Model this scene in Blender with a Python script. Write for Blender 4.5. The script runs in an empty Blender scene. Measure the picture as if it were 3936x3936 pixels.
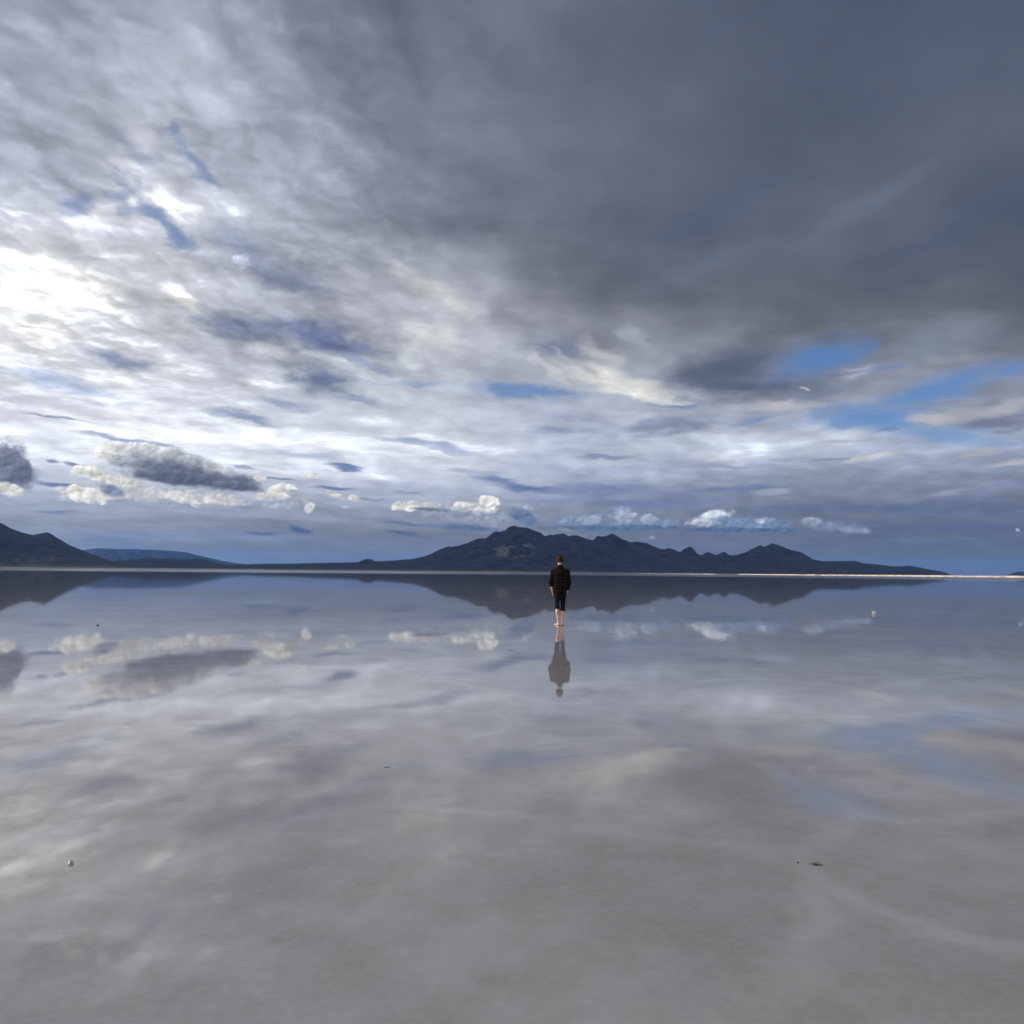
import bpy, bmesh, math, random
import numpy as np
from mathutils import Vector, Matrix, noise as mnoise

random.seed(7)
rng = np.random.default_rng(7)
R = math.radians
scene = bpy.context.scene
COL = scene.collection

# ------------------------------------------------------------------ camera
CAM_H = 1.37
FPX = 3275.0                      # focal length in pixels of a 3936 px wide picture
PITCH, ROLL = R(4.05), R(0.52)
cam_d = bpy.data.cameras.new("camera")
cam_d.sensor_fit = 'HORIZONTAL'
cam_d.sensor_width = 36.0
cam_d.lens = 36.0 * FPX / 3936.0
cam_d.clip_start = 0.1
cam_d.clip_end = 200000.0
cam = bpy.data.objects.new("camera", cam_d)
COL.objects.link(cam)
cam.matrix_world = (Matrix.Translation((0, 0, CAM_H)) @ Matrix.Rotation(R(90) + PITCH, 4, 'X')
                    @ Matrix.Rotation(ROLL, 4, 'Z'))
scene.camera = cam
CM = cam.matrix_world.to_3x3()


def ray(px, py):
    """World direction of a point of the 3936 px survey picture."""
    d = CM @ Vector(((px - 1968.0) / FPX, -(py - 1968.0) / FPX, -1.0))
    return d.normalized()


def azel(px, py):
    d = ray(px, py)
    return math.degrees(math.atan2(d.x, d.y)), math.degrees(math.asin(d.z))


def on_ground(px, py, z=0.0):
    d = ray(px, py)
    t = (z - CAM_H) / d.z
    return Vector((d.x * t, d.y * t, z))


# ------------------------------------------------------------------ sun and exposure
SUN_AZ, SUN_EL = -86.0, 15.0
sl = bpy.data.lights.new("sun", 'SUN')
sl.energy = 5.0
sl.angle = R(0.5)
sl.color = (1.0, 0.86, 0.68)
sun = bpy.data.objects.new("sun", sl)
COL.objects.link(sun)
sd = Vector((math.sin(R(SUN_AZ)) * math.cos(R(SUN_EL)), math.cos(R(SUN_AZ)) * math.cos(R(SUN_EL)), math.sin(R(SUN_EL))))
sun.rotation_euler = sd.to_track_quat('Z', 'Y').to_euler()
sun.location = (-20, 0, 30)

scene.view_settings.view_transform = 'Standard'
scene.view_settings.look = 'None'
scene.view_settings.exposure = 0.0
scene.view_settings.gamma = 1.0
HAZE_DENSITY = 1.55e-5
scene.cycles.max_bounces = 6
scene.cycles.diffuse_bounces = 2
scene.cycles.glossy_bounces = 3
scene.cycles.transparent_max_bounces = 12
scene.cycles.volume_bounces = 0
scene.cycles.sample_clamp_indirect = 4.0
scene.cycles.adaptive_threshold = 0.03


# ------------------------------------------------------------------ node helpers
class NT:
    def __init__(self, tree):
        self.t = tree
        self.n = tree.nodes
        self.l = tree.links

    def put(self, sock, v):
        if isinstance(v, bpy.types.NodeSocket):
            self.l.new(v, sock)
        elif v is not None:
            sock.default_value = v

    def math(self, op, a, b=None, c=None, clamp=False):
        n = self.n.new('ShaderNodeMath')
        n.operation = op
        n.use_clamp = clamp
        for i, v in enumerate((a, b, c)):
            if v is not None:
                self.put(n.inputs[i], v)
        return n.outputs[0]

    def vec(self, op, a, b=None, scale=None):
        n = self.n.new('ShaderNodeVectorMath')
        n.operation = op
        self.put(n.inputs[0], a)
        if b is not None:
            self.put(n.inputs[1], b)
        if scale is not None:
            self.put(n.inputs['Scale'], scale)
        return n.outputs['Value'] if op in ('LENGTH', 'DOT_PRODUCT', 'DISTANCE') else n.outputs[0]

    def comb(self, x=0.0, y=0.0, z=0.0):
        n = self.n.new('ShaderNodeCombineXYZ')
        for i, v in enumerate((x, y, z)):
            self.put(n.inputs[i], v)
        return n.outputs[0]

    def sep(self, v):
        n = self.n.new('ShaderNodeSeparateXYZ')
        self.put(n.inputs[0], v)
        return n.outputs

    def noise(self, v, scale=5.0, detail=2.0, rough=0.5, lac=2.0, dist=0.0, color=False, dim='3D'):
        n = self.n.new('ShaderNodeTexNoise')
        n.noise_dimensions = dim
        self.put(n.inputs['Vector'], v)
        self.put(n.inputs['Scale'], scale)
        n.inputs['Detail'].default_value = detail
        n.inputs['Roughness'].default_value = rough
        n.inputs['Lacunarity'].default_value = lac
        n.inputs['Distortion'].default_value = dist
        return n.outputs['Color'] if color else n.outputs[0]

    def mapr(self, v, a, b, c=0.0, d=1.0, smooth=True):
        n = self.n.new('ShaderNodeMapRange')
        n.interpolation_type = 'SMOOTHSTEP' if smooth else 'LINEAR'
        n.clamp = True
        self.put(n.inputs[0], v)
        for i, w in zip((1, 2, 3, 4), (a, b, c, d)):
            self.put(n.inputs[i], w)
        return n.outputs[0]

    def mix(self, f, a, b, blend='MIX'):
        n = self.n.new('ShaderNodeMix')
        n.data_type = 'RGBA'
        n.blend_type = blend
        n.clamp_factor = True
        self.put(n.inputs[0], f)
        self.put(n.inputs[6], a)
        self.put(n.inputs[7], b)
        return n.outputs[2]

    def fmix(self, f, a, b):
        n = self.n.new('ShaderNodeMix')
        n.data_type = 'FLOAT'
        self.put(n.inputs[0], f)
        self.put(n.inputs[2], a)
        self.put(n.inputs[3], b)
        return n.outputs[0]

    def mapping(self, v, loc, rot, scale, kind='TEXTURE'):
        n = self.n.new('ShaderNodeMapping')
        n.vector_type = kind
        self.put(n.inputs['Vector'], v)
        n.inputs['Location'].default_value = loc
        n.inputs['Rotation'].default_value = rot
        n.inputs['Scale'].default_value = scale
        return n.outputs[0]

    def ramp(self, v, stops, interp='LINEAR'):
        n = self.n.new('ShaderNodeValToRGB')
        n.color_ramp.interpolation = interp
        e = n.color_ramp.elements
        while len(e) > 1:
            e.remove(e[-1])
        e[0].position = stops[0][0]
        e[0].color = stops[0][1]
        for p, c in stops[1:]:
            k = e.new(p)
            k.color = c
        self.put(n.inputs[0], v)
        return n.outputs[0], n.outputs[1]


def lin(c):
    c = c / 255.0
    return c / 12.92 if c <= 0.04045 else ((c + 0.055) / 1.055) ** 2.4


def rgb(r, g, b):
    return (lin(r), lin(g), lin(b), 1.0)


#==SKY==
# ------------------------------------------------------------------ sky: clear sky under layers of cloud
# Brightness of the cloud deck surveyed on a coarse grid of directions (rows down, columns 250 px apart)
ROWS_Y = [0, 300, 500, 620, 740, 860, 980, 1100, 1220, 1340, 1460, 1580, 1700, 1820, 1940, 2060, 2180]
LUM = [
    [160, 164, 172, 174, 150, 122, 116, 112, 108, 102, 97, 93, 91, 89, 88, 88, 88],
    [168, 166, 184, 184, 166, 132, 122, 122, 114, 106, 99, 93, 90, 90, 92, 94, 96],
    [174, 170, 196, 188, 174, 137, 129, 132, 121, 112, 105, 95, 92, 90, 94, 98, 100],
    [180, 170, 204, 182, 166, 147, 130, 122, 113, 112, 105, 96, 93, 95, 99, 95, 94],
    [188, 180, 222, 208, 170, 152, 130, 119, 112, 109, 100, 94, 95, 104, 102, 90, 86],
    [200, 204, 214, 198, 176, 158, 132, 116, 116, 105, 96, 93, 104, 107, 95, 85, 82],
    [218, 226, 216, 180, 172, 148, 154, 158, 134, 101, 98, 99, 108, 96, 90, 88, 92],
    [230, 240, 222, 196, 166, 164, 176, 190, 134, 105, 100, 102, 103, 95, 95, 96, 92],
    [236, 240, 214, 190, 166, 158, 176, 194, 150, 113, 108, 106, 102, 100, 109, 104, 94],
    [236, 232, 212, 190, 172, 150, 178, 196, 162, 140, 160, 140, 128, 124, 130, 129, 114],
    [218, 226, 222, 216, 196, 182, 198, 188, 168, 198, 182, 112, 117, 134, 154, 144, 144],
    [232, 234, 234, 228, 210, 204, 210, 198, 180, 178, 174, 158, 158, 174, 156, 146, 138],
    [238, 238, 242, 240, 236, 236, 230, 226, 208, 194, 208, 220, 216, 206, 180, 176, 180],
    [212, 216, 220, 222, 224, 222, 216, 216, 196, 172, 174, 164, 150, 156, 162, 152, 146],
    [168, 174, 174, 172, 166, 164, 170, 170, 164, 142, 136, 131, 129, 125, 121, 117, 115],
    [156, 152, 152, 148, 136, 134, 136, 134, 135, 130, 122, 120, 118, 114, 110, 108, 108],
    [138, 138, 136, 136, 134, 132, 132, 132, 130, 128, 124, 122, 119, 117, 117, 117, 117],
]
BLUE = [13, 13, 12, 12, 12, 11, 10, 8, 7, 8, 10, 14, 18, 20, 17, 13, 7]
AMP = [  # strength of the small-scale mottling, left to right
    (.24, .08), (.24, .07), (.24, .06), (.26, .05), (.28, .05), (.26, .06), (.25, .07), (.23, .09), (.23, .10),
    (.22, .11), (.18, .13), (.13, .14), (.10, .15), (.10, .14), (.10, .11), (.085, .09), (.06, .07)]


def lookup(px, py):
    """Surveyed sky tone (r, g, b, mottling) at a picture point, smooth between the samples."""
    fx = min(max(px / 250.0, 0), 15.999)
    py = min(max(py, ROWS_Y[0]), ROWS_Y[-1] - .01)
    j = max(k for k in range(len(ROWS_Y)) if ROWS_Y[k] <= py)
    fy = (py - ROWS_Y[j]) / (ROWS_Y[j + 1] - ROWS_Y[j])
    i = int(fx)
    fx -= i

    def at(jj):
        L = LUM[jj][i] * (1 - fx) + LUM[jj][i + 1] * fx
        u = (i + fx) / 16.0
        w = min(max((u - .25) / .4, 0), 1)
        a = AMP[jj][0] * (1 - w) + AMP[jj][1] * w
        b = BLUE[jj] + max(0.0, 118 - L) * .06
        b *= min(1.0, max(.12 if jj < 11 else .45, (262 - L) / 80.0))
        return np.array([L - .45 * b, L + .02 * b, L + 1.10 * b, a])
    v = at(j) * (1 - fy) + at(j + 1) * fy
    return v


def inv_ray(az, el):
    d = Vector((math.sin(R(az)) * math.cos(R(el)), math.cos(R(az)) * math.cos(R(el)), math.sin(R(el))))
    c = CM.transposed() @ d
    return 1968 + FPX * c.x / -c.z, 1968 - FPX * c.y / -c.z


world = bpy.data.worlds.new("World")
world.use_nodes = True
wt = world.node_tree
for n in list(wt.nodes):
    wt.nodes.remove(n)
W = NT(wt)
tc = wt.nodes.new('ShaderNodeTexCoord')
DIR = tc.outputs['Generated']
DIR = W.vec('NORMALIZE', DIR)
dx, dy, dz = W.sep(DIR)
AZ = W.math('MULTIPLY', W.math('ARCTAN2', dx, dy), 180 / math.pi)
EL = W.math('MULTIPLY', W.math('ARCSINE', dz), 180 / math.pi)
P = W.comb(AZ, EL, 0.0)
# coordinates on the flat cloud deck: shrink towards the horizon
zk = W.math('ADD', W.math('MAXIMUM', dz, 0.0), 0.16)
DECK = W.comb(W.math('DIVIDE', dx, zk), W.math('DIVIDE', dy, zk), 0.0)
DECKR = W.mapping(DECK, (0, 0, 0), (0, 0, R(-8)), (1.0, 1.15, 1.0))

wv = W.vec('SUBTRACT', W.noise(DECK, 5.0, 4, .55, color=True), (.5, .5, .5))
wamp = W.mapr(EL, 1.0, 16.0, .35, 1.0)
PW = W.vec('ADD', P, W.vec('MULTIPLY', wv, W.comb(W.math('MULTIPLY', wamp, 9.0), W.math('MULTIPLY', wamp, 4.2), 0.0)))
wx, wy, _ = W.sep(PW)

def after(coord, prev):
    """coord, evaluated only once prev is known (keeps the shader's working memory small)."""
    n = W.n.new('ShaderNodeVectorMath')
    n.operation = 'MULTIPLY_ADD'
    W.put(n.inputs[0], prev)
    n.inputs[1].default_value = (1e-12, 1e-12, 1e-12)
    W.put(n.inputs[2], coord)
    return n.outputs[0]


AZ0, AZ1 = -36.0, 36.0
EL_ROWS = [0.2, 1.2, 2.4, 3.8, 5.2, 6.8, 8.4, 10.0, 11.8, 13.8, 15.8, 18.0, 20.2, 22.6, 25.0, 28.0, 33.0]
NST = 30
U = W.mapr(wx, AZ0, AZ1, 0.0, 1.0, smooth=False)


def survey(U, wy, lo, hi):
    """Cloud tone and mottling strength for elevations lo..hi, from the coarse survey."""
    ks = [k for k in range(len(EL_ROWS)) if lo - 4.5 <= EL_ROWS[k] <= hi + 4.5]
    base = amp = None
    for k in ks:
        e = EL_ROWS[k]
        stops = []
        for i in range(NST):
            u = i / (NST - 1)
            px, py = inv_ray(AZ0 + (AZ1 - AZ0) * u, e)
            v = lookup(px, py)
            stops.append((u, (lin(v[0]), lin(v[1]), lin(v[2]), float(v[3]))))
        Uk = U if base is None else W.sep(after(W.comb(U, 0.0, 0.0), base))[0]
        c, a = W.ramp(Uk, stops, 'B_SPLINE')
        if base is None:
            base, amp = c, a
        else:
            f = W.mapr(wy, EL_ROWS[k - 1], e, smooth=True)
            base = W.mix(f, base, c)
            amp = W.fmix(f, amp, a)
    return base, amp


# small-scale mottling of the deck with a lit side towards the sun
SH = 0.045
n1 = W.noise(DECKR, 5.0, 7, .52)
n2 = W.noise(W.vec('ADD', DECKR, (-SH, SH * .5, 0)), 5.0, 4, .50)
n3 = W.noise(DECKR, 2.0, 3, .5)
mott = W.math('ADD', W.math('MULTIPLY', W.math('SUBTRACT', n1, .47), 2.6), W.math('MULTIPLY', W.math('SUBTRACT', n1, n2), 2.6))
mott = W.math('ADD', mott, W.math('MULTIPLY', W.math('SUBTRACT', n3, .5), 2.4))

# thin level streaks in the low veils
sv = W.comb(W.math('MULTIPLY', AZ, .16), W.math('MULTIPLY', W.math('ADD', EL, W.math('MULTIPLY', W.math('SUBTRACT', n3, .5), 2.2)), 1.25), 5.0)
streak = W.math('MULTIPLY', W.math('SUBTRACT', W.noise(sv, 1.0, 7, .62), .5), W.mapr(EL, 15.0, 9.0))
mott = W.math('ADD', mott, W.math('MULTIPLY', streak, 4.5))
# clumps of the broken deck high on the left
# soft clouds, gaps and streaks: (x, y, rx, ry, tilt, colour, strength, softness, ragged)
edge_n = W.math('SUBTRACT', W.noise(W.comb(AZ, W.math('MULTIPLY', EL, 2.0), 3.0), .62, 8, .70), .5)


def puffs(v, scale=1.15, detail=2.0):
    """Rounded heads of heaped cloud: 0 in the middle of a head, about 1 between heads."""
    n = W.n.new('ShaderNodeTexVoronoi')
    n.voronoi_dimensions = '2D'
    n.feature = 'SMOOTH_F1'
    W.put(n.inputs['Vector'], v)
    n.inputs['Scale'].default_value = scale
    n.inputs['Detail'].default_value = detail
    n.inputs['Roughness'].default_value = .42
    n.inputs['Lacunarity'].default_value = 2.3
    n.inputs['Smoothness'].default_value = .35
    return n.outputs['Distance']


billow = W.comb(AZ, W.math('MULTIPLY', EL, 1.2), 0.0)
billow = W.vec('ADD', billow, W.vec('SCALE', W.vec('SUBTRACT', W.noise(billow, 1.7, 3, .6, color=True), (.5, .5, .5)), scale=.7))
b1 = puffs(billow)
b2 = puffs(W.vec('ADD', billow, (-.13, .17, 0.0)))
wisp = W.noise(W.comb(AZ, W.math('MULTIPLY', EL, 1.6), 9.0), 2.6, 6, .68)
fine_n = W.math('ADD', W.math('MULTIPLY', W.math('SUBTRACT', b1, .76), .75), W.math('MULTIPLY', W.math('SUBTRACT', wisp, .5), .7))
dk = W.vec('ADD', DECKR, W.vec('SCALE', W.vec('SUBTRACT', W.noise(DECKR, 9.0, 3, .6, color=True), (.5, .5, .5)), scale=.13))
c1 = puffs(dk, 12.0, 1.0)
c2 = puffs(W.vec('ADD', dk, (-.022, .015, 0.0)), 12.0, 1.0)
clump_n = W.math('ADD', W.math('MULTIPLY', W.math('SUBTRACT', .55, c1), 1.5), W.math('MULTIPLY', W.math('SUBTRACT', wisp, .5), .8))
broken = W.math('MULTIPLY', W.mapr(AZ, 7.0, -12.0), W.mapr(EL, 7.5, 14.0))
mott = W.math('ADD', mott, W.math('MULTIPLY', broken, W.math('ADD', W.math('MULTIPLY', W.math('SUBTRACT', c2, c1), .75), W.math('MULTIPLY', clump_n, .40))))


def place(x, y, rx, ry, tilt):
    a0, e0 = azel(x, y)
    a1, e1 = azel(x + 20, y)
    a2, e2 = azel(x, y - 20)
    return (a0, e0, 0), (0, 0, R(-tilt)), (rx * abs(a1 - a0) / 20, ry * abs(e2 - e0) / 20, 1.0)


def cloud_group(gap):
    """One ragged elliptical patch: laid over a colour, or (gap) joined to a mask."""
    g = bpy.data.node_groups.new("gap_patch" if gap else "cloud_patch", 'ShaderNodeTree')
    for nm, ty in (("Under", 'Float' if gap else 'Color'), ("Coord", 'Vector'), ("Rag", 'Float'), ("Loc", 'Vector'),
                   ("Rot", 'Vector'), ("Size", 'Vector'), ("Ragged", 'Float'), ("Outer", 'Float'), ("Inner", 'Float'),
                   ("Strength", 'Float'), ("Tone", 'Color')):
        g.interface.new_socket(nm, in_out='INPUT', socket_type='NodeSocket' + ty)
    g.interface.new_socket("Result", in_out='OUTPUT', socket_type='NodeSocketFloat' if gap else 'NodeSocketColor')
    g.interface.new_socket("Mask", in_out='OUTPUT', socket_type='NodeSocketFloat')
    G = NT(g)
    i = g.nodes.new('NodeGroupInput').outputs
    o = g.nodes.new('NodeGroupOutput').inputs
    n = g.nodes.new('ShaderNodeVectorMath')      # waits for the layer below: keeps the shader's memory small
    n.operation = 'MULTIPLY_ADD'
    G.put(n.inputs[0], i["Under"])
    n.inputs[1].default_value = (1e-12, 1e-12, 1e-12)
    G.put(n.inputs[2], i["Coord"])
    mp = g.nodes.new('ShaderNodeMapping')
    mp.vector_type = 'TEXTURE'
    for a, b in zip(mp.inputs, (n.outputs[0], i["Loc"], i["Rot"], i["Size"])):
        G.put(a, b)
    d = G.vec('LENGTH', mp.outputs[0])
    d = G.math('MULTIPLY_ADD', i["Rag"], i["Ragged"], d)
    m = G.mapr(d, i["Outer"], i["Inner"], 0.0, i["Strength"])
    G.put(o["Mask"], m)
    G.put(o["Result"], G.math('MAXIMUM', i["Under"], m) if gap else G.mix(m, i["Under"], i["Tone"]))
    return g


PATCH, GAP = cloud_group(False), cloud_group(True)


def blob(coord, col, x, y, rx, ry, tilt, c, strength, soft, noise_s, ragged):
    loc, rot, sc = place(x, y, rx, ry, tilt)
    n = W.n.new('ShaderNodeGroup')
    n.node_tree = PATCH if c is not None else GAP
    for k, v in (("Under", col), ("Coord", coord), ("Rag", noise_s), ("Loc", loc), ("Rot", rot), ("Size", sc), ("Ragged", ragged),
                 ("Outer", 1.0 + soft * .22), ("Inner", 1.0 - soft * .8), ("Strength", strength), ("Tone", rgb(*c) if c else None)):
        W.put(n.inputs[k], v)
    return n.outputs["Result"], n.outputs["Mask"]


#==FEATURES==
SOFT = [
    # gaps and darker folds in the bright upper deck
    (545, 600, 150, 45, 30, (140, 152, 188), .45, 1.0, 1.2),
    (310, 780, 70, 70, 55, (138, 150, 186), .55, 1.0, 1.2),
    (950, 960, 210, 75, 32, (142, 149, 174), .7, 1.1, 1.4),
    (480, 1150, 110, 55, 5, (172, 176, 190), .9, 1.1, 1.2),
    (450, 1385, 180, 42, 9, (150, 159, 182), 1., 1.0, 1.3),
    (1130, 1080, 180, 55, 12, (126, 133, 154), .85, 1.0, 1.3),
    (930, 1270, 240, 62, 5, (114, 123, 147), .95, 1.1, 1.2),
    (1250, 1290, 280, 68, 10, (99, 110, 140), 1., 1.1, 1.1),
    (1240, 1470, 140, 52, 14, (112, 124, 152), .95, 1.0, 1.4),
    (1120, 1560, 120, 26, 6, (128, 140, 168), .7, 1.0, 1.4),
    (1430, 1410, 160, 28, 14, (120, 135, 170), .55, 1.0, 1.4),
    (1380, 1545, 90, 24, 8, (124, 140, 176), .6, 1.0, 1.4),
    # bright folds
    (480, 720, 95, 70, 35, (226, 228, 234), .85, 1.1, 1.3),
    (410, 800, 90, 50, 15, (224, 227, 234), .85, 1.0, 1.3),
    (560, 540, 120, 55, 20, (212, 214, 224), .75, 1.0, 1.3),
    (700, 790, 130, 60, 30, (220, 223, 230), .75, 1.1, 1.3),
    (130, 940, 130, 45, 20, (236, 238, 240), .7, 1.0, 1.2),
    (300, 1090, 260, 80, 8, (250, 250, 245), .6, 1.1, 1.0),
    (180, 1300, 170, 80, -6, (247, 247, 243), .5, 1.1, 1.2),
    (700, 1155, 120, 36, 25, (240, 238, 232), .9, 1.0, 1.2),
    (1680, 1120, 240, 44, 25, (206, 207, 208), .85, 1.1, 1.2),
    (1660, 1270, 120, 60, 10, (210, 213, 214), .85, 1.0, 1.4),
    (1600, 1380, 80, 50, 40, (212, 217, 221), .85, 1.0, 1.4),
    (1310, 1410, 200, 24, 24, (206, 212, 222), .8, 1.0, 1.0),
    (1060, 1350, 140, 30, 5, (208, 211, 217), .85, 1.0, 1.2),
    (1040, 1480, 130, 34, 6, (228, 231, 235), .9, 1.0, 1.3),
    (1400, 1505, 180, 24, 4, (200, 206, 214), .65, 1.0, 1.4),
    (1740, 1485, 110, 30, 0, (196, 204, 216), .7, 1.0, 1.4),
    # dark deck on the right and its paler bands
    (3330, 790, 420, 50, -22, (108, 115, 132), .6, 1.2, .8),
    (2750, 1010, 320, 60, -16, (106, 114, 132), .55, 1.2, .8),
    (3600, 890, 380, 60, -18, (78, 84, 106), .55, 1.2, .8),
    (2750, 820, 300, 90, -16, (84, 93, 113), .5, 1.2, .8),
    (3550, 1330, 330, 80, -6, (126, 135, 152), .6, 1.2, .9),
    (3640, 1365, 120, 26, 4, (150, 155, 163), .6, 1.1, .9),
    (2150, 1340, 180, 50, 5, (104, 116, 146), .6, 1.1, 1.0),
    # the pale winged cloud and its dark half
    (2620, 1330, 360, 55, -12, (142, 146, 155), .7, 1.2, .9),
    (2440, 1300, 90, 30, 28, (168, 173, 184), .6, 1.0, 1.1),
    (2330, 1370, 120, 40, 38, (190, 191, 193), .8, 1.0, 1.0),
    (2350, 1460, 270, 48, 16, (224, 223, 218), 1., 1.0, .9),
    (2110, 1425, 130, 22, 36, (196, 198, 202), .85, .9, .8),
    (2200, 1390, 110, 18, 34, (178, 182, 190), .8, .9, .8),
    (2440, 1515, 220, 26, 9, (226, 225, 220), .95, .9, .7),
    (2770, 1425, 290, 70, -12, (90, 97, 116), 1., 1.1, .8),
    (2880, 1478, 330, 52, 4, (92, 99, 118), 1., 1.0, .9),
    (3180, 1500, 240, 38, -8, (122, 129, 146), .85, 1.0, 1.0),
    (3040, 1560, 190, 22, 2, (186, 186, 188), .8, .9, .8),
    (2900, 1600, 300, 22, -6, (150, 156, 172), .6, 1.0, 1.1),
    (2560, 1640, 210, 32, -8, (112, 122, 150), .75, 1.0, 1.1),
    (2250, 1610, 190, 32, 4, (150, 158, 180), .6, 1.0, 1.4),
    (2150, 1660, 130, 20, 3, (122, 135, 168), .6, 1.0, 1.3),
    (2420, 1600, 160, 20, -12, (176, 178, 184), .6, 1.0, 1.2),
    # cirrus veil and streaks in the middle
    (2700, 1700, 330, 36, 3, (196, 208, 222), .75, 1.1, 1.2),
    (3100, 1720, 240, 40, 5, (190, 201, 216), .6, 1.1, 1.2),
    (2250, 1770, 300, 24, 3, (194, 206, 220), .7, 1.0, 1.2),
    (3330, 1765, 130, 14, -8, (202, 204, 206), .85, .9, .8),
    (3190, 1763, 95, 10, 2, (140, 150, 172), .8, .9, .8),
    (3250, 1695, 130, 13, 3, (164, 168, 180), .8, .9, .8),
    (3020, 1635, 70, 16, -3, (176, 196, 222), .6, .9, 1.1),
    (2320, 1748, 140, 9, -2, (140, 152, 180), .8, .9, .8),
    (2850, 1790, 230, 11, -2, (146, 158, 184), .7, .9, 1.),
    (1640, 1705, 210, 17, 5, (158, 170, 198), .85, .9, .9),
    (1760, 1730, 110, 15, 8, (164, 176, 202), .7, .9, .9),
    (930, 1605, 170, 19, 13, (142, 157, 188), .85, .9, .9),
    (200, 1601, 160, 6, 6, (150, 160, 182), .85, .9, .5),
    (500, 1688, 190, 12, 4, (148, 163, 194), .85, .9, .7),
    (640, 1704, 110, 7, 14, (160, 174, 204), .7, .9, .7),
    (1190, 1750, 170, 16, 2, (178, 190, 208), .8, 1., .8),
    (1325, 1790, 78, 16, 3, (112, 133, 176), .95, .8, .7),
    (1345, 1805, 50, 10, 3, (108, 128, 170), .9, .8, .7),
    (950, 1790, 55, 7, 5, (150, 165, 195), .8, .8, .7),
    (1290, 1878, 105, 9, 1, (104, 121, 160), .9, .8, .6),
    (1070, 1838, 85, 8, 6, (112, 130, 168), .8, .8, .6),
    (1570, 1893, 70, 9, 3, (136, 150, 180), .8, .8, .6),
    (1440, 1917, 70, 6, 2, (124, 140, 172), .7, .8, .6),
    (1840, 1815, 120, 14, 6, (158, 174, 200), .7, .9, .9),
    (1930, 1850, 130, 18, 10, (116, 134, 174), .9, .9, .8),
    (2030, 1878, 150, 16, 4, (106, 124, 164), .9, .9, .8),
    (2330, 1880, 260, 34, 0, (118, 133, 168), .75, 1.1, .9),
    (2480, 1930, 300, 30, 0, (112, 128, 166), .75, 1.1, .9),
    (2100, 1925, 200, 14, 0, (140, 153, 180), .7, 1., .9),
    (2830, 1880, 260, 12, -2, (106, 123, 160), .7, 1., .9),
    (2980, 1888, 110, 8, -3, (168, 180, 200), .7, .9, .7),
    (3660, 1890, 110, 14, -6, (158, 168, 186), .65, 1., .9),
    (3300, 1820, 330, 30, 0, (150, 158, 176), .6, 1.2, 1.),
    (3500, 1955, 420, 22, 0, (98, 112, 144), .75, 1.1, .8),
    (3650, 2030, 360, 20, -1, (94, 109, 142), .7, 1.1, .7),
    (3100, 1960, 330, 20, 0, (100, 114, 146), .7, 1.1, .8),
    (3600, 2075, 380, 7, -1, (108, 124, 156), .55, 1., .6),
    (1150, 2037, 52, 15, 12, (86, 104, 146), .95, .7, .6),
    (1000, 2050, 70, 9, 5, (94, 112, 150), .8, .8, .7),
    (1545, 2052, 90, 11, 8, (92, 108, 146), .9, .8, .8),
    (1560, 2012, 120, 10, 4, (102, 117, 152), .8, .8, .8),
    (1400, 1990, 170, 14, 2, (140, 151, 176), .6, .9, 1.),
    (620, 2058, 360, 17, 1, (140, 153, 178), .95, 1., .7),
    (960, 2068, 330, 12, -1, (136, 150, 176), .9, 1., .7),
    (430, 2082, 210, 24, 4, (128, 142, 168), .85, 1., .7),
    (230, 1860, 130, 16, 3, (104, 122, 166), .9, .9, .6),
    (200, 1970, 120, 12, 2, (108, 124, 160), .7, .9, .7),
    (215, 1772, 30, 10, 5, (118, 130, 156), .8, .8, .8),
    (300, 1790, 45, 14, 5, (108, 119, 148), .9, .8, .8),
]
GAPS = [
    # openings to the clear sky
    (735, 590, 130, 34, 42, .5, 1.2, .85),
    (650, 860, 170, 50, 40, .62, 1.2, .95),
    (445, 740, 80, 40, 30, .42, 1.2, .9),
    (330, 800, 80, 40, 60, .3, 1.2, .8),
    (660, 505, 50, 26, 20, .5, 1.2, .8),
    (15, 1060, 50, 14, 10, .37, 1.15, 1.0),
    (215, 1470, 330, 42, 12, .46, 1.25, .9),
    (1960, 1500, 170, 36, 8, .78, 1.05, 1.2),
    (2090, 1510, 190, 26, 6, .78, 1.05, 1.),
    (1600, 1480, 110, 16, -2, .46, 1.15, 1.2),
    (3140, 1378, 215, 76, -12, .92, 0.95, .8),
    (3300, 1330, 110, 32, -16, .74, 1.15, .9),
    (3600, 1500, 370, 74, -14, .92, 1.05, .8),
    (3880, 1430, 150, 30, -14, .83, 1.15, .8),
    (3360, 1605, 340, 62, 6, .92, 1.05, .8),
    (3600, 1670, 320, 36, 6, .69, 1.15, .9),
    (2620, 1555, 90, 14, 2, .74, 1.05, 1.),
    (2900, 1610, 120, 16, -8, .55, 1.15, 1.),
    (3860, 1700, 120, 20, -4, .41, 1.15, 1.),
]
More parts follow.
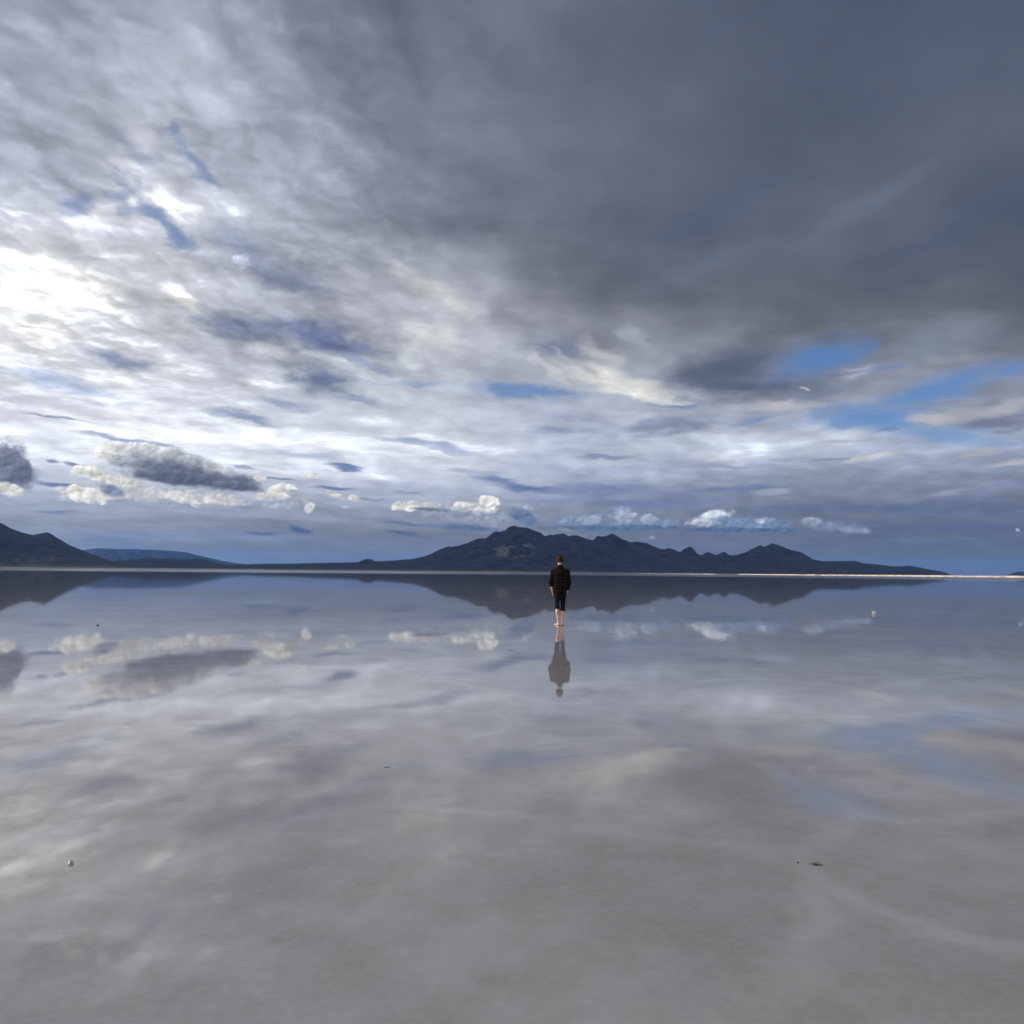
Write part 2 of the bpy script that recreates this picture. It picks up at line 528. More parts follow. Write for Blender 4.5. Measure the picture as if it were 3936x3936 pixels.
OVER = [
    # clouds lying across the clear gaps on the right
    (3290, 1428, 85, 26, -6, (190, 196, 212), .6, .9, 1.0),
    (3200, 1440, 150, 12, -3, (112, 122, 148), .7, .9, .9),
    (3400, 1415, 120, 22, -4, (122, 136, 172), .7, 1., 1.0),
    (3700, 1600, 230, 42, -4, (164, 165, 172), 1., .8, .8),
    (3560, 1612, 120, 26, 8, (192, 188, 188), .9, .9, .8),
    (3830, 1630, 170, 26, 2, (118, 123, 144), .95, .9, .8),
    (3880, 1560, 180, 26, -12, (176, 176, 182), .9, .9, .9),
    (3900, 1600, 130, 14, -6, (124, 128, 148), .8, .9, .9),
    (3400, 1655, 50, 16, 5, (110, 122, 158), .7, .8, 1.0),
    (3330, 1590, 110, 7, 3, (110, 130, 172), .6, .8, 1.0),
    (3770, 1745, 110, 24, -8, (176, 176, 182), .85, .9, .9),
    (3830, 1770, 90, 20, 0, (146, 152, 168), .8, .9, .9),
    (3880, 1780, 120, 16, -8, (192, 190, 192), .8, .9, .9),
    (3098, 1498, 18, 8, 0, (200, 203, 212), .6, .8, .6),
]
CUM = [
    (930, 1000, 50, 26, 14, (214, 222, 238), .7, .95, .95),
    # heaped clouds low over the horizon: sunlit heads and shaded bellies
    (600, 1890, 330, 34, 6, (196, 199, 204), .75, 0.87, 0.65),
    (1120, 1930, 120, 24, 0, (178, 185, 196), .7, 0.87, 0.78),
    (1780, 1975, 230, 26, 3, (158, 168, 182), .75, 0.87, 0.78),
    (2380, 2005, 220, 30, 0, (132, 148, 172), .8, 0.87, 0.78),
    (2830, 2015, 230, 26, 0, (122, 140, 167), .8, 0.87, 0.78),
    (3180, 2020, 150, 22, 5, (132, 147, 170), .7, 0.87, 0.78),
    (30, 1790, 95, 95, 10, (122, 126, 142), 1., 0.39, 0.60),
    (55, 1690, 42, 22, 0, (216, 218, 220), .9, 0.44, 0.65),
    (85, 1830, 62, 60, 30, (104, 108, 126), .9, 0.59, 0.56),
    (30, 1880, 66, 26, 12, (222, 220, 214), .95, 0.49, 0.65),
    (430, 1735, 84, 44, -10, (238, 236, 232), 1., 0.37, 0.65),
    (570, 1735, 140, 34, 5, (226, 226, 226), 1., 0.39, 0.65),
    (700, 1762, 95, 36, 10, (190, 193, 198), 1., 0.44, 0.65),
    (350, 1815, 72, 26, 8, (238, 235, 227), 1., 0.39, 0.65),
    (330, 1900, 105, 34, 6, (236, 233, 226), 1., 0.39, 0.65),
    (470, 1850, 150, 26, 12, (214, 212, 204), .95, 0.49, 0.65),
    (520, 1905, 170, 20, 4, (198, 197, 194), .85, 0.59, 0.73),
    (840, 1805, 42, 26, 10, (222, 222, 222), 1., 0.39, 0.65),
    (690, 1800, 250, 56, 10, (158, 160, 168), .95, .75, .62),
    (560, 1798, 150, 34, 12, (134, 137, 148), 1., .80, .60),
    (735, 1826, 215, 42, 11, (108, 111, 126), 1., .80, .58),
    (640, 1842, 200, 22, 7, (92, 95, 110), .95, .85, .50),
    (780, 1850, 160, 20, 8, (94, 97, 113), .9, .85, .50),
    (905, 1855, 110, 36, 8, (110, 113, 129), 1., .75, .60),
    (925, 1872, 90, 16, 5, (94, 97, 114), .9, .80, .50),
    (490, 1765, 42, 16, -5, (192, 196, 202), .8, 0.69, 0.65),
    (700, 1915, 90, 22, 10, (229, 227, 221), .95, 0.49, 0.81),
    (850, 1922, 120, 20, 4, (222, 220, 215), .9, 0.59, 0.81),
    (430, 1885, 50, 22, 15, (126, 141, 164), .85, 0.59, 0.73),
    (640, 1930, 60, 14, 8, (176, 182, 192), .8, 0.59, 0.81),
    (1000, 1838, 26, 16, 0, (226, 224, 218), 1., 0.44, 0.65),
    (1090, 1885, 60, 30, -5, (236, 234, 226), 1., 0.37, 0.65),
    (1140, 1900, 52, 18, 15, (176, 181, 188), .9, 0.59, 0.56),
    (1030, 1910, 65, 14, 0, (218, 216, 210), .9, 0.49, 0.73),
    (1050, 1938, 45, 16, 0, (186, 191, 198), .8, 0.59, 0.81),
    (1188, 1950, 22, 22, 30, (222, 220, 216), .9, 0.49, 0.73),
    (1200, 1826, 32, 13, 0, (220, 218, 214), .9, 0.59, 0.73),
    (1285, 1903, 38, 11, 18, (224, 222, 216), .95, 0.49, 0.73),
    (1360, 1914, 24, 13, 0, (228, 226, 220), .95, 0.44, 0.65),
    (1325, 1949, 20, 9, 0, (196, 199, 204), .85, 0.59, 0.73),
    (1560, 1946, 62, 20, 0, (228, 226, 218), 1., 0.39, 0.65),
    (1650, 1944, 44, 15, 0, (216, 215, 212), 1., 0.44, 0.65),
    (1660, 1958, 85, 9, 3, (120, 131, 148), .95, 0.59, 0.48),
    (1820, 1952, 95, 24, 4, (206, 207, 208), 1., 0.44, 0.73),
    (1880, 1928, 42, 28, 0, (238, 236, 232), 1., 0.37, 0.65),
    (1780, 1940, 40, 14, 0, (226, 225, 222), .9, 0.44, 0.65),
    (1850, 1985, 110, 18, 8, (152, 162, 176), .85, 0.69, 0.81),
    (1895, 2010, 26, 16, 40, (180, 186, 196), .8, 0.59, 0.73),
    (2010, 1985, 70, 32, 25, (106, 125, 154), .95, 0.59, 0.56),
    (1800, 2030, 160, 14, 3, (96, 118, 150), .8, 0.79, 0.65),
    (2030, 1950, 24, 10, 10, (170, 179, 192), .8, 0.59, 0.65),
    (2200, 2000, 70, 18, 0, (138, 153, 176), .8, 0.59, 0.81),
    (2270, 1995, 40, 24, 0, (162, 175, 194), .85, 0.59, 0.73),
    (2390, 1962, 42, 22, 0, (150, 164, 186), .9, 0.49, 0.73),
    (2400, 1988, 62, 22, 0, (172, 183, 200), .95, 0.49, 0.73),
    (2430, 1975, 20, 8, 0, (206, 213, 224), .85, 0.59, 0.65),
    (2490, 1995, 38, 24, 0, (162, 176, 196), .95, 0.49, 0.73),
    (2320, 2030, 280, 12, 0, (92, 113, 144), .9, 0.69, 0.48),
    (2500, 2025, 130, 12, 0, (94, 115, 146), .85, 0.69, 0.48),
    (2180, 2036, 34, 7, 6, (160, 171, 188), .8, 0.59, 0.65),
    (2560, 2010, 60, 14, 0, (130, 148, 176), .8, 0.59, 0.73),
    (2740, 1994, 90, 30, -10, (178, 189, 206), 1., 0.39, 0.65),
    (2745, 1975, 46, 18, -8, (220, 225, 232), .95, 0.44, 0.65),
    (2690, 2005, 40, 14, -10, (196, 201, 208), .9, 0.49, 0.73),
    (2830, 2010, 90, 24, 10, (124, 145, 176), .95, 0.54, 0.56),
    (2935, 2008, 62, 20, 5, (134, 153, 182), 1., 0.44, 0.65),
    (2925, 2002, 22, 11, 0, (190, 200, 214), .9, 0.59, 0.65),
    (2990, 2022, 60, 14, 5, (112, 133, 164), .9, 0.59, 0.65),
    (2800, 2037, 200, 11, 0, (90, 112, 146), .95, 0.59, 0.40),
    (2990, 2040, 90, 9, 0, (92, 114, 146), .9, 0.59, 0.40),
    (3125, 2003, 42, 13, -4, (168, 178, 194), .9, 0.59, 0.73),
    (3160, 2022, 70, 16, 8, (138, 153, 176), .8, 0.69, 0.81),
    (3270, 2035, 80, 15, 8, (142, 157, 180), .8, 0.69, 0.88),
    (3912, 2037, 9, 7, 40, (170, 181, 198), .8, 0.69, 0.40),
    (2250, 2062, 90, 10, 0, (126, 141, 164), .6, 0.79, 0.73),
    (2508, 2066, 12, 8, 0, (160, 170, 186), .7, 0.79, 0.65),
]
#==ENDFEATURES==
half = W.vec('ADD', P, W.vec('SCALE', W.vec('SUBTRACT', PW, P), scale=.45))
# heaped clouds with heads lit from the sun's side
RELIEF = W.math('POWER', 2.0, W.math('MULTIPLY', W.math('SUBTRACT', b2, b1), 1.2))
PC = W.vec('ADD', P, W.vec('SCALE', W.vec('SUBTRACT', PW, P), scale=.10))


def inside(f, lo, hi, a0, a1):
    a, e = azel(f[0], f[1])
    ct, sn = abs(math.cos(R(f[4]))), abs(math.sin(R(f[4])))
    r = (f[3] * ct + f[2] * sn) / 57.0 * 1.7 + .4
    q = (f[2] * ct + f[3] * sn) / 57.0 * 1.7 + .6
    return e + r > lo and e - r < hi and a + q > a0 and a - q < a1


SERIAL = 0


def band(lo, hi, a0, a1):
    """All cloud layers that can show between elevations lo..hi and azimuths a0..a1, as one shader group."""
    global W
    g = bpy.data.node_groups.new("sky_region", 'ShaderNodeTree')
    shared = dict(half=half, PC=PC, U=U, wy=wy, mott=mott, clump_n=clump_n, edge_n=edge_n, fine_n=fine_n, RELIEF=RELIEF)
    for k, v in shared.items():
        g.interface.new_socket(k, in_out='INPUT', socket_type='NodeSocketVector' if v.type == 'VECTOR' else 'NodeSocketFloat')
    g.interface.new_socket("Sky", in_out='OUTPUT', socket_type='NodeSocketShader')
    outer, W = W, NT(g)
    out = region(g.nodes.new('NodeGroupInput').outputs, lo, hi, a0, a1)
    W.l.new(out, g.nodes.new('NodeGroupOutput').inputs[0])
    W = outer
    n = W.n.new('ShaderNodeGroup')
    n.node_tree = g
    for k, v in shared.items():
        W.put(n.inputs[k], v)
    return n.outputs[0]


def region(I, lo, hi, a0, a1):
    global SERIAL
    SERIAL += 1
    half, PC, mott, clump_n, edge_n, fine_n, RELIEF = (I[k] for k in ("half", "PC", "mott", "clump_n", "edge_n", "fine_n", "RELIEF"))
    col, amp = survey(I['U'], I['wy'], lo, hi)
    gain = W.math('POWER', 2.0, W.math('MULTIPLY', W.math('MULTIPLY', mott, amp), 2.0))
    for f in SOFT:
        if inside(f, lo, hi, a0, a1):
            x, y, rx, ry, t, c, s, so, rg = f
            col, _ = blob(half, col, x, y, rx, ry, t, c, s, so, edge_n, rg)
    col = W.vec('SCALE', col, scale=gain)
    lum = W.vec('DOT_PRODUCT', col, (.3, .55, .15))      # the brightest veils are beyond what the picture can hold
    col = W.vec('SCALE', col, scale=W.mapr(lum, .70, 1.3, 1.0, 1.8, smooth=False))
    gm = None
    for f in GAPS:
        if inside(f, lo, hi, a0, a1):
            x, y, rx, ry, t, s, so, rg = f
            gm, _ = blob(half, 0.0 if gm is None else gm, x, y, rx, ry, t, None, s, so, clump_n if y < 1000 else edge_n, rg)
    cover = None if gm is None else W.math('SUBTRACT', 1.0, gm)
    for f in OVER:
        if inside(f, lo, hi, a0, a1):
            x, y, rx, ry, t, c, s, so, rg = f
            col, m = blob(half, col, x, y, rx, ry, t, c, s, so, edge_n, rg)
            if cover is not None:
                cover = W.math('MAXIMUM', cover, m)
    cm = None
    for f in CUM:
        if inside(f, lo, hi, a0, a1):
            x, y, rx, ry, t, c, s, so, rg = f
            col, m = blob(PC, col, x, y, rx, ry, t, c, s, so, fine_n, rg)
            cm = m if cm is None else W.math('MAXIMUM', cm, m)
    if cm is not None:
        col = W.vec('SCALE', col, scale=W.fmix(cm, 1.0, RELIEF))
        if cover is not None:
            cover = W.math('MAXIMUM', cover, cm)
    b = W.n.new('ShaderNodeBackground')
    W.l.new(col, b.inputs[0])
    if cover is None:
        return b.outputs[0]
    return mixsh(cover, clear(SERIAL), b.outputs[0])


def mixsh(f, a, b):
    m = W.n.new('ShaderNodeMixShader')
    W.put(m.inputs[0], f)
    W.l.new(a, m.inputs[1])
    W.l.new(b, m.inputs[2])
    return m.outputs[0]


def clear(k):
    b = W.n.new('ShaderNodeBackground')
    st = W.n.new('ShaderNodeTexSky')
    st.sky_type = 'NISHITA'
    st.sun_disc = False
    st.sun_elevation = R(SUN_EL)
    st.sun_rotation = R(SUN_AZ)
    st.altitude = 1280
    st.air_density = 1.0
    st.dust_density = 0.3
    st.ozone_density = 6.0
    W.l.new(W.vec('MULTIPLY', st.outputs[0], (1.15, .98, .97)), b.inputs[0])
    b.inputs[1].default_value = 0.13 + k * 1e-4
    return b.outputs[0]


def strip(lo, hi):
    left, right = band(lo, hi, -90, .6), band(lo, hi, -.6, 90)
    return mixsh(W.mapr(AZ, -.6, .6), left, right)


sh = strip(-2.0, 6.6)
sh = mixsh(W.mapr(EL, 6.1, 6.6), sh, strip(6.1, 11.6))
sh = mixsh(W.mapr(EL, 10.9, 11.6), sh, strip(10.9, 40.0))
# beyond the surveyed part of the sky: a plain broken deck
gen = wt.nodes.new('ShaderNodeBackground')
wt.links.new(W.mix(W.mapr(n1, .38, .66), rgb(190, 191, 195), rgb(244, 242, 240)), gen.inputs[0])
aside = W.math('MAXIMUM', W.mapr(W.math('ABSOLUTE', AZ), 36.0, 50.0), W.mapr(EL, 34.0, 50.0))
aside = W.math('MAXIMUM', aside, W.mapr(EL, -1.0, -2.0))
sh = mixsh(aside, sh, gen.outputs[0])
wo = wt.nodes.new('ShaderNodeOutputWorld')
wt.links.new(sh, wo.inputs[0])
world.cycles.sampling_method = 'MANUAL'
world.cycles.sample_map_resolution = 512
scene.world = world
#==END SKY==

# ------------------------------------------------------------------ materials
def new_mat(name):
    m = bpy.data.materials.new(name)
    m.use_nodes = True
    for n in list(m.node_tree.nodes):
        m.node_tree.nodes.remove(n)
    return m, NT(m.node_tree)


def out(m, k, shader, disp=None):
    o = k.n.new('ShaderNodeOutputMaterial')
    k.l.new(shader, o.inputs['Surface'])


def principled(k, color, rough=.6, bump=None, bstr=.3, bdist=.01, **kw):
    p = k.n.new('ShaderNodeBsdfPrincipled')
    k.put(p.inputs['Base Color'], color)
    k.put(p.inputs['Roughness'], rough)
    for a, b in kw.items():
        k.put(p.inputs[a.replace('_', ' ')], b)
    if bump is not None:
        b = k.n.new('ShaderNodeBump')
        b.inputs['Strength'].default_value = bstr
        b.inputs['Distance'].default_value = bdist
        k.put(b.inputs['Height'], bump)
        k.l.new(b.outputs[0], p.inputs['Normal'])
    return p.outputs[0]


def objco(k):
    return k.n.new('ShaderNodeTexCoord').outputs['Object']


def link_obj(name, me, mat=None, parent=None):
    o = bpy.data.objects.new(name, me)
    COL.objects.link(o)
    if mat is not None:
        me.materials.append(mat)
    if parent is not None:
        o.parent = parent
    return o


def mesh_from(name, verts, faces, smooth=True):
    me = bpy.data.meshes.new(name)
    me.from_pydata([tuple(v) for v in verts], [], [tuple(f) for f in faces])
    me.update()
    if smooth:
        me.polygons.foreach_set('use_smooth', [True] * len(me.polygons))
    return me


def grid_mesh(name, X, Y, Z, smooth=True):
    nr, nc = X.shape
    v = np.stack([X, Y, Z], -1).reshape(-1, 3)
    idx = np.arange(nr * nc).reshape(nr, nc)
    f = np.stack([idx[:-1, :-1], idx[:-1, 1:], idx[1:, 1:], idx[1:, :-1]], -1).reshape(-1, 4)
    return mesh_from(name, v.tolist(), f.tolist(), smooth)


# ------------------------------------------------------------------ haze (the air over the flats)
def box_mesh(name, lo, hi):
    x0, y0, z0 = lo
    x1, y1, z1 = hi
    v = [(x0, y0, z0), (x1, y0, z0), (x1, y1, z0), (x0, y1, z0), (x0, y0, z1), (x1, y0, z1), (x1, y1, z1), (x0, y1, z1)]
    f = [(3, 2, 1, 0), (4, 5, 6, 7), (0, 1, 5, 4), (1, 2, 6, 5), (2, 3, 7, 6), (3, 0, 4, 7)]
    return mesh_from(name, v, f, False)


hm, k = new_mat("haze")
pv = k.n.new('ShaderNodeVolumePrincipled')
pv.inputs['Color'].default_value = (.14, .38, 1.0, 1)
pv.inputs['Density'].default_value = HAZE_DENSITY
pv.inputs['Anisotropy'].default_value = 0.2
ho = k.n.new('ShaderNodeOutputMaterial')
k.l.new(pv.outputs[0], ho.inputs['Volume'])
haze = link_obj("haze", box_mesh("haze", (-60000, -3000, -1.0), (60000, 52000, 900)), hm)
haze['kind'] = 'stuff'

# ------------------------------------------------------------------ salt bed and water
WET = 0.008                                   # depth of the film of water in metres


def sheet(name, z, y0, y1, half_w, mat):
    v = [(-half_w, y0, z), (half_w, y0, z), (half_w, y1, z), (-half_w, y1, z)]
    o = link_obj(name, mesh_from(name, v, [(0, 1, 2, 3)], False), mat)
    o['kind'] = 'structure'
    return o


m, k = new_mat("salt_bed")
co = k.n.new('ShaderNodeNewGeometry').outputs['Position']
wv_ = k.vec('SUBTRACT', k.noise(co, .55, 3, .6, color=True), (.5, .5, .5))
cw = k.vec('ADD', co, k.vec('SCALE', wv_, scale=1.5))
cw = k.vec('MULTIPLY', cw, (1.0, .8, 0.0))
vo = k.n.new('ShaderNodeTexVoronoi')
vo.voronoi_dimensions = '2D'
vo.feature = 'DISTANCE_TO_EDGE'
k.put(vo.inputs['Vector'], k.vec('ADD', cw, (.85, .37, 0)))
vo.inputs['Scale'].default_value = .40
ridge = k.mapr(k.math('ADD', vo.outputs['Distance'], k.math('MULTIPLY', k.math('SUBTRACT', k.noise(co, 7, 5, .7), .5), .09)), .055, .0)
ridge = k.math('MULTIPLY', ridge, k.mapr(k.noise(co, .9, 2), .3, .62))
big = k.noise(co, .55, 6, .62)
mid = k.noise(k.vec('MULTIPLY', co, (1.0, 1.0, 0)), 2.6, 5, .65)
fin = k.noise(co, 26, 5, .75)
spots = k.mapr(k.noise(k.vec('ADD', co, (9, 4, 0)), 2.1, 7, .7), .56, .74)
col = k.mix(k.mapr(big, .3, .7), (.58, .535, .54, 1), (.78, .73, .74, 1))
col = k.mix(k.math('MULTIPLY', k.mapr(mid, .38, .66), .45), col, (.50, .465, .44, 1))
col = k.mix(k.math('MULTIPLY', spots, .40), col, (.36, .33, .30, 1))
col = k.mix(k.math('MULTIPLY', k.mapr(fin, .38, .72), .40), col, (.80, .765, .745, 1))
col = k.mix(k.math('MULTIPLY', ridge, .55), col, (.86, .84, .84, 1))
hgt = k.math('ADD', k.math('MULTIPLY', fin, .3), k.math('MULTIPLY', mid, .7))
out(m, k, principled(k, col, .9, hgt, .35, .01))
sheet("salt_flat", -WET, -60, 45000, 45000, m)

m, k = new_mat("water")
geo = k.n.new('ShaderNodeNewGeometry')
co = geo.outputs['Position']
px_, py_, _ = k.sep(co)
# far off the wind ruffles the film: the mirror ends along a ragged line
edge = k.math('ADD', py_, k.math('MULTIPLY', k.math('SUBTRACT', k.noise(k.vec('MULTIPLY', co, (.004, .012, 0)), 1.0, 4), .5), 120.0))
edge = k.math('ADD', edge, k.math('MULTIPLY', k.math('ABSOLUTE', k.math('SUBTRACT', px_, -20.0)), .35))
ruffle = k.mapr(edge, 430.0, 560.0)
patch = k.mapr(k.noise(k.vec('MULTIPLY', co, (.05, .16, 0)), 1.0, 4), .35, .7)
rgh = k.math('ADD', k.fmix(patch, .020, .038), k.math('MULTIPLY', ruffle, .065))
rip = k.noise(k.vec('MULTIPLY', co, (1.0, 1.0, 0)), 2.2, 3, .5)
rip2 = k.noise(k.vec('MULTIPLY', co, (1.0, 1.0, 0)), .23, 2, .5)
bh = k.math('ADD', k.math('MULTIPLY', rip, .16), rip2)
fd = k.vec('LENGTH', k.vec('SUBTRACT', co, tuple(on_ground(2152, 2405, 0.0))))      # faint rings round the standing feet
ringw = k.math('MULTIPLY', k.math('SINE', k.math('MULTIPLY', fd, 52.0)), k.mapr(fd, .75, .08))
bh = k.math('ADD', bh, k.math('MULTIPLY', ringw, .16))
bp = k.n.new('ShaderNodeBump')
bp.inputs['Strength'].default_value = .06
bp.inputs['Distance'].default_value = .02
k.put(bp.inputs['Height'], bh)
fr = k.n.new('ShaderNodeFresnel')
fr.inputs['IOR'].default_value = 1.45
gl = k.n.new('ShaderNodeBsdfGlossy')
gl.distribution = 'GGX'
k.put(gl.inputs['Roughness'], rgh)
k.l.new(bp.outputs[0], gl.inputs['Normal'])
tr = k.n.new('ShaderNodeBsdfTransparent')
tr.inputs[0].default_value = (.95, .97, .98, 1)
mx = k.n.new('ShaderNodeMixShader')
k.l.new(fr.outputs[0], mx.inputs[0])
k.l.new(tr.outputs[0], mx.inputs[1])
k.l.new(gl.outputs[0], mx.inputs[2])
out(m, k, mx.outputs[0])
sheet("water", 0.0, -60, 44900, 44900, m)

# ------------------------------------------------------------------ mountains
def fbm(x, y, z=0.0, octv=5, ridged=False):
    t = 0.0
    a, f, tot = 1.0, 1.0, 0.0
    for _ in range(octv):
        n = mnoise.noise(Vector((x * f, y * f, z + f * 3.1)))
        if ridged:
            n = 1.0 - 2.0 * abs(n)
        t += n * a
        tot += a
        a *= .5
        f *= 2.03
    return t / tot


def rock_mat(name, low, high, tan, fan, fan_h, centre=None, radius=1.0):
    m, k = new_mat(name)
    co = k.n.new('ShaderNodeNewGeometry').outputs['Position']
    n = k.noise(co, .004, 8, .62)
    s = k.noise(k.vec('MULTIPLY', co, (1.0, 1.0, 2.2)), .0016, 6, .6)
    c = k.mix(k.mapr(n, .35, .68), low, high)
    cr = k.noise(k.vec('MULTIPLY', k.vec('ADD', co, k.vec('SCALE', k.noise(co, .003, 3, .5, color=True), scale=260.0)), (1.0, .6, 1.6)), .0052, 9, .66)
    lit_edges = k.mapr(k.math('ABSOLUTE', k.math('SUBTRACT', cr, .5)), .035, .0)
    c = k.mix(k.math('MULTIPLY', lit_edges, .55), c, tan)  # lighter streaks in the rock colour stand in for lit crag edges
    c = k.mix(k.math('MULTIPLY', k.mapr(s, .60, .72), .7), c, tan)
    z = k.sep(co)[2]
    fz = k.math('ADD', z, k.math('MULTIPLY', k.math('SUBTRACT', s, .5), fan_h * 2.5))
    c = k.mix(k.mapr(fz, fan_h, fan_h * .25), c, fan)
    if centre is not None:        # sunlit patch of cliff, painted into the rock colour
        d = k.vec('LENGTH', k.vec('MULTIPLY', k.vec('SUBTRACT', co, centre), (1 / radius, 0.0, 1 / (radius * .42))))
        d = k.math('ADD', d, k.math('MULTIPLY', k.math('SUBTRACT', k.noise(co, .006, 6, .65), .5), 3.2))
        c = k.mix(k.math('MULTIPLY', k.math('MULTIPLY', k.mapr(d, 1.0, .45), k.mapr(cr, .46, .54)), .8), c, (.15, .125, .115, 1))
    out(m, k, principled(k, c, .95, n, .8, 12.0, Specular_IOR_Level=.1))
    return m


def mountain(name, prof, ridge_d, toe_d, back, step, rows, gully, jag, mat, power=1.35, seed=0.0, foot=0.0):
    """Height field whose skyline follows prof: [(px, py)], with the ridge ridge_d(az) metres off and its foot at toe_d(az)."""
    pts = sorted(azel(*p) for p in prof)
    paz = np.array([p[0] for p in pts])
    pel = np.array([p[1] for p in pts])
    az = np.arange(paz[0], paz[-1], step)
    el = np.interp(az, paz, pel)
    wdt = max(1, int(1.0 / step))
    ker = np.hanning(2 * wdt + 3)
    els = np.convolve(np.pad(el, wdt + 1, 'edge'), ker / ker.sum(), 'valid')
    rows_b = 8
    X = np.zeros((rows + rows_b, len(az)))
    Y, Z = X.copy(), X.copy()
    for c, a in enumerate(az):
        Rd, T = ridge_d(a), toe_d(a)
        H = max(math.tan(R(el[c])) * Rd + CAM_H, .5)
        j = (fbm(a * 5.0 + seed, .3, 1.7, 4) + .8 * fbm(a * 17.0 + seed, 3.3, 1.7, 3, True) - .2) * jag * H
        sx, sy = math.sin(R(a)), math.cos(R(a))
        for r in range(rows):
            t = r / (rows - 1)
            d = T + (Rd - T) * t
            x, y = d * sx, d * sy
            env = math.sin(math.pi * min(t, 1.0)) ** .8
            w = fbm(x * .0012 + seed, y * .0012, 0, 3)
            g = fbm(x * .0011 + w * .6 + seed, y * .0008 + w * .6, seed, 5, True)
            g2 = fbm(x * .0045 + seed, y * .0045, 2.0, 4)
            Ht = H + (max(math.tan(R(els[c])) * Rd + CAM_H, .5) - H) * (1 - t ** 3)
            z = Ht * (t ** power) * (1 + gully * env * (g - .35)) + Ht * .16 * g2 * env + Ht * .05 * fbm(x * .014, y * .014, seed, 3, True) * env + j * t ** 6
            cap = (math.tan(R(el[c])) + (j / Rd if t > .98 else 0)) * d * .985 + CAM_H
            z = min(z, cap) if t < .97 else z
            X[r, c], Y[r, c], Z[r, c] = x, y, max(z, foot * t - .5 if r == 0 else .2)
        for r in range(rows_b):
            t = (r + 1) / rows_b
            d = Rd + back * t
            X[rows + r, c], Y[rows + r, c] = d * sx, d * sy
            Z[rows + r, c] = (H + j) * (1 - t ** .8) * (1 + .1 * fbm(a * 3, t * 2, seed, 3)) - 1.0 * t
    Z[0, :] = -.5
    o = link_obj(name, grid_mesh(name, X, Y, Z), mat)
    o['kind'] = 'structure'
    return o


MAIN = [(840, 2172), (1000, 2168), (1150, 2166), (1300, 2163), (1379, 2161), (1395, 2152), (1414, 2148), (1428, 2150), (1443, 2157), (1507, 2155),
        (1590, 2148), (1639, 2137), (1693, 2115), (1718, 2101), (1737, 2101), (1760, 2099), (1780, 2092), (1797, 2088), (1815, 2079), (1834, 2071), (1869, 2069),
        (1885, 2056), (1902, 2043), (1912, 2043), (1921, 2046), (1942, 2042), (1960, 2028), (1981, 2023.5), (2004, 2032), (2030, 2035), (2045, 2038), (2066, 2046),
        (2095, 2066), (2115, 2059.5), (2132, 2063), (2150, 2056), (2163, 2053.7), (2172, 2057), (2186, 2062), (2205, 2059), (2219, 2058), (2235, 2065), (2252, 2071),
        (2279, 2079), (2288, 2073), (2295, 2066), (2322, 2065), (2338, 2059), (2351, 2054.5), (2376, 2065), (2397, 2077), (2426, 2088.5), (2445, 2086),
        (2463, 2085.6), (2492, 2091), (2521, 2103), (2554, 2113), (2567, 2109.6), (2587, 2113), (2614, 2125.7), (2622, 2118), (2629, 2113),
        (2640, 2107), (2649, 2101), (2660, 2104), (2670, 2114), (2678, 2127), (2694, 2135), (2705, 2129), (2716, 2124), (2730, 2124), (2745, 2132),
        (2759, 2135), (2774, 2126), (2788, 2122), (2799, 2133), (2825, 2136), (2861, 2125), (2890, 2110), (2922, 2096), (2941, 2105), (2962, 2092),
        (2973, 2090), (2995, 2098), (3035, 2112), (3071, 2121), (3107, 2139), (3125, 2150), (3165, 2157.5), (3198, 2157), (3230, 2157.5),
        (3267, 2156), (3289, 2158), (3326, 2167), (3368, 2169), (3426, 2177), (3459, 2178), (3496, 2175), (3529, 2181), (3571, 2188.5),
        (3620, 2197), (3645, 2205), (3665, 2213)]
LEFT = [(-420, 1930), (-300, 1935), (-200, 1958), (-100, 1985), (0, 2008), (41, 2030.5), (83, 2046), (124, 2056.6), (157, 2051), (180, 2045.4), (195, 2051),
        (224, 2070), (269, 2096), (315, 2114.6), (360, 2133), (414, 2152), (439, 2160), (497, 2168), (580, 2175), (640, 2184), (660, 2189)]
LOW = [(380, 2164), (440, 2156), (520, 2150), (560, 2146), (580, 2143), (610, 2149), (630, 2148), (650, 2145), (690, 2152), (720, 2149), (745, 2148), (775, 2149), (790, 2151),
       (830, 2163), (860, 2169), (960, 2173), (1050, 2181), (1100, 2192)]
FAR = [(200, 2125), (270, 2118), (323, 2114), (356, 2109), (393, 2107.5), (455, 2111), (500, 2110), (559, 2112), (621, 2114.6), (683, 2119), (725, 2124), (753, 2133),
       (800, 2143), (850, 2154), (900, 2163), (960, 2170), (1020, 2176), (1100, 2186), (1130, 2192)]
EAST = [(3855, 2217), (3881, 2206), (3905, 2199), (3925, 2197), (3960, 2200), (4010, 2203), (4100, 2214), (4150, 2222)]

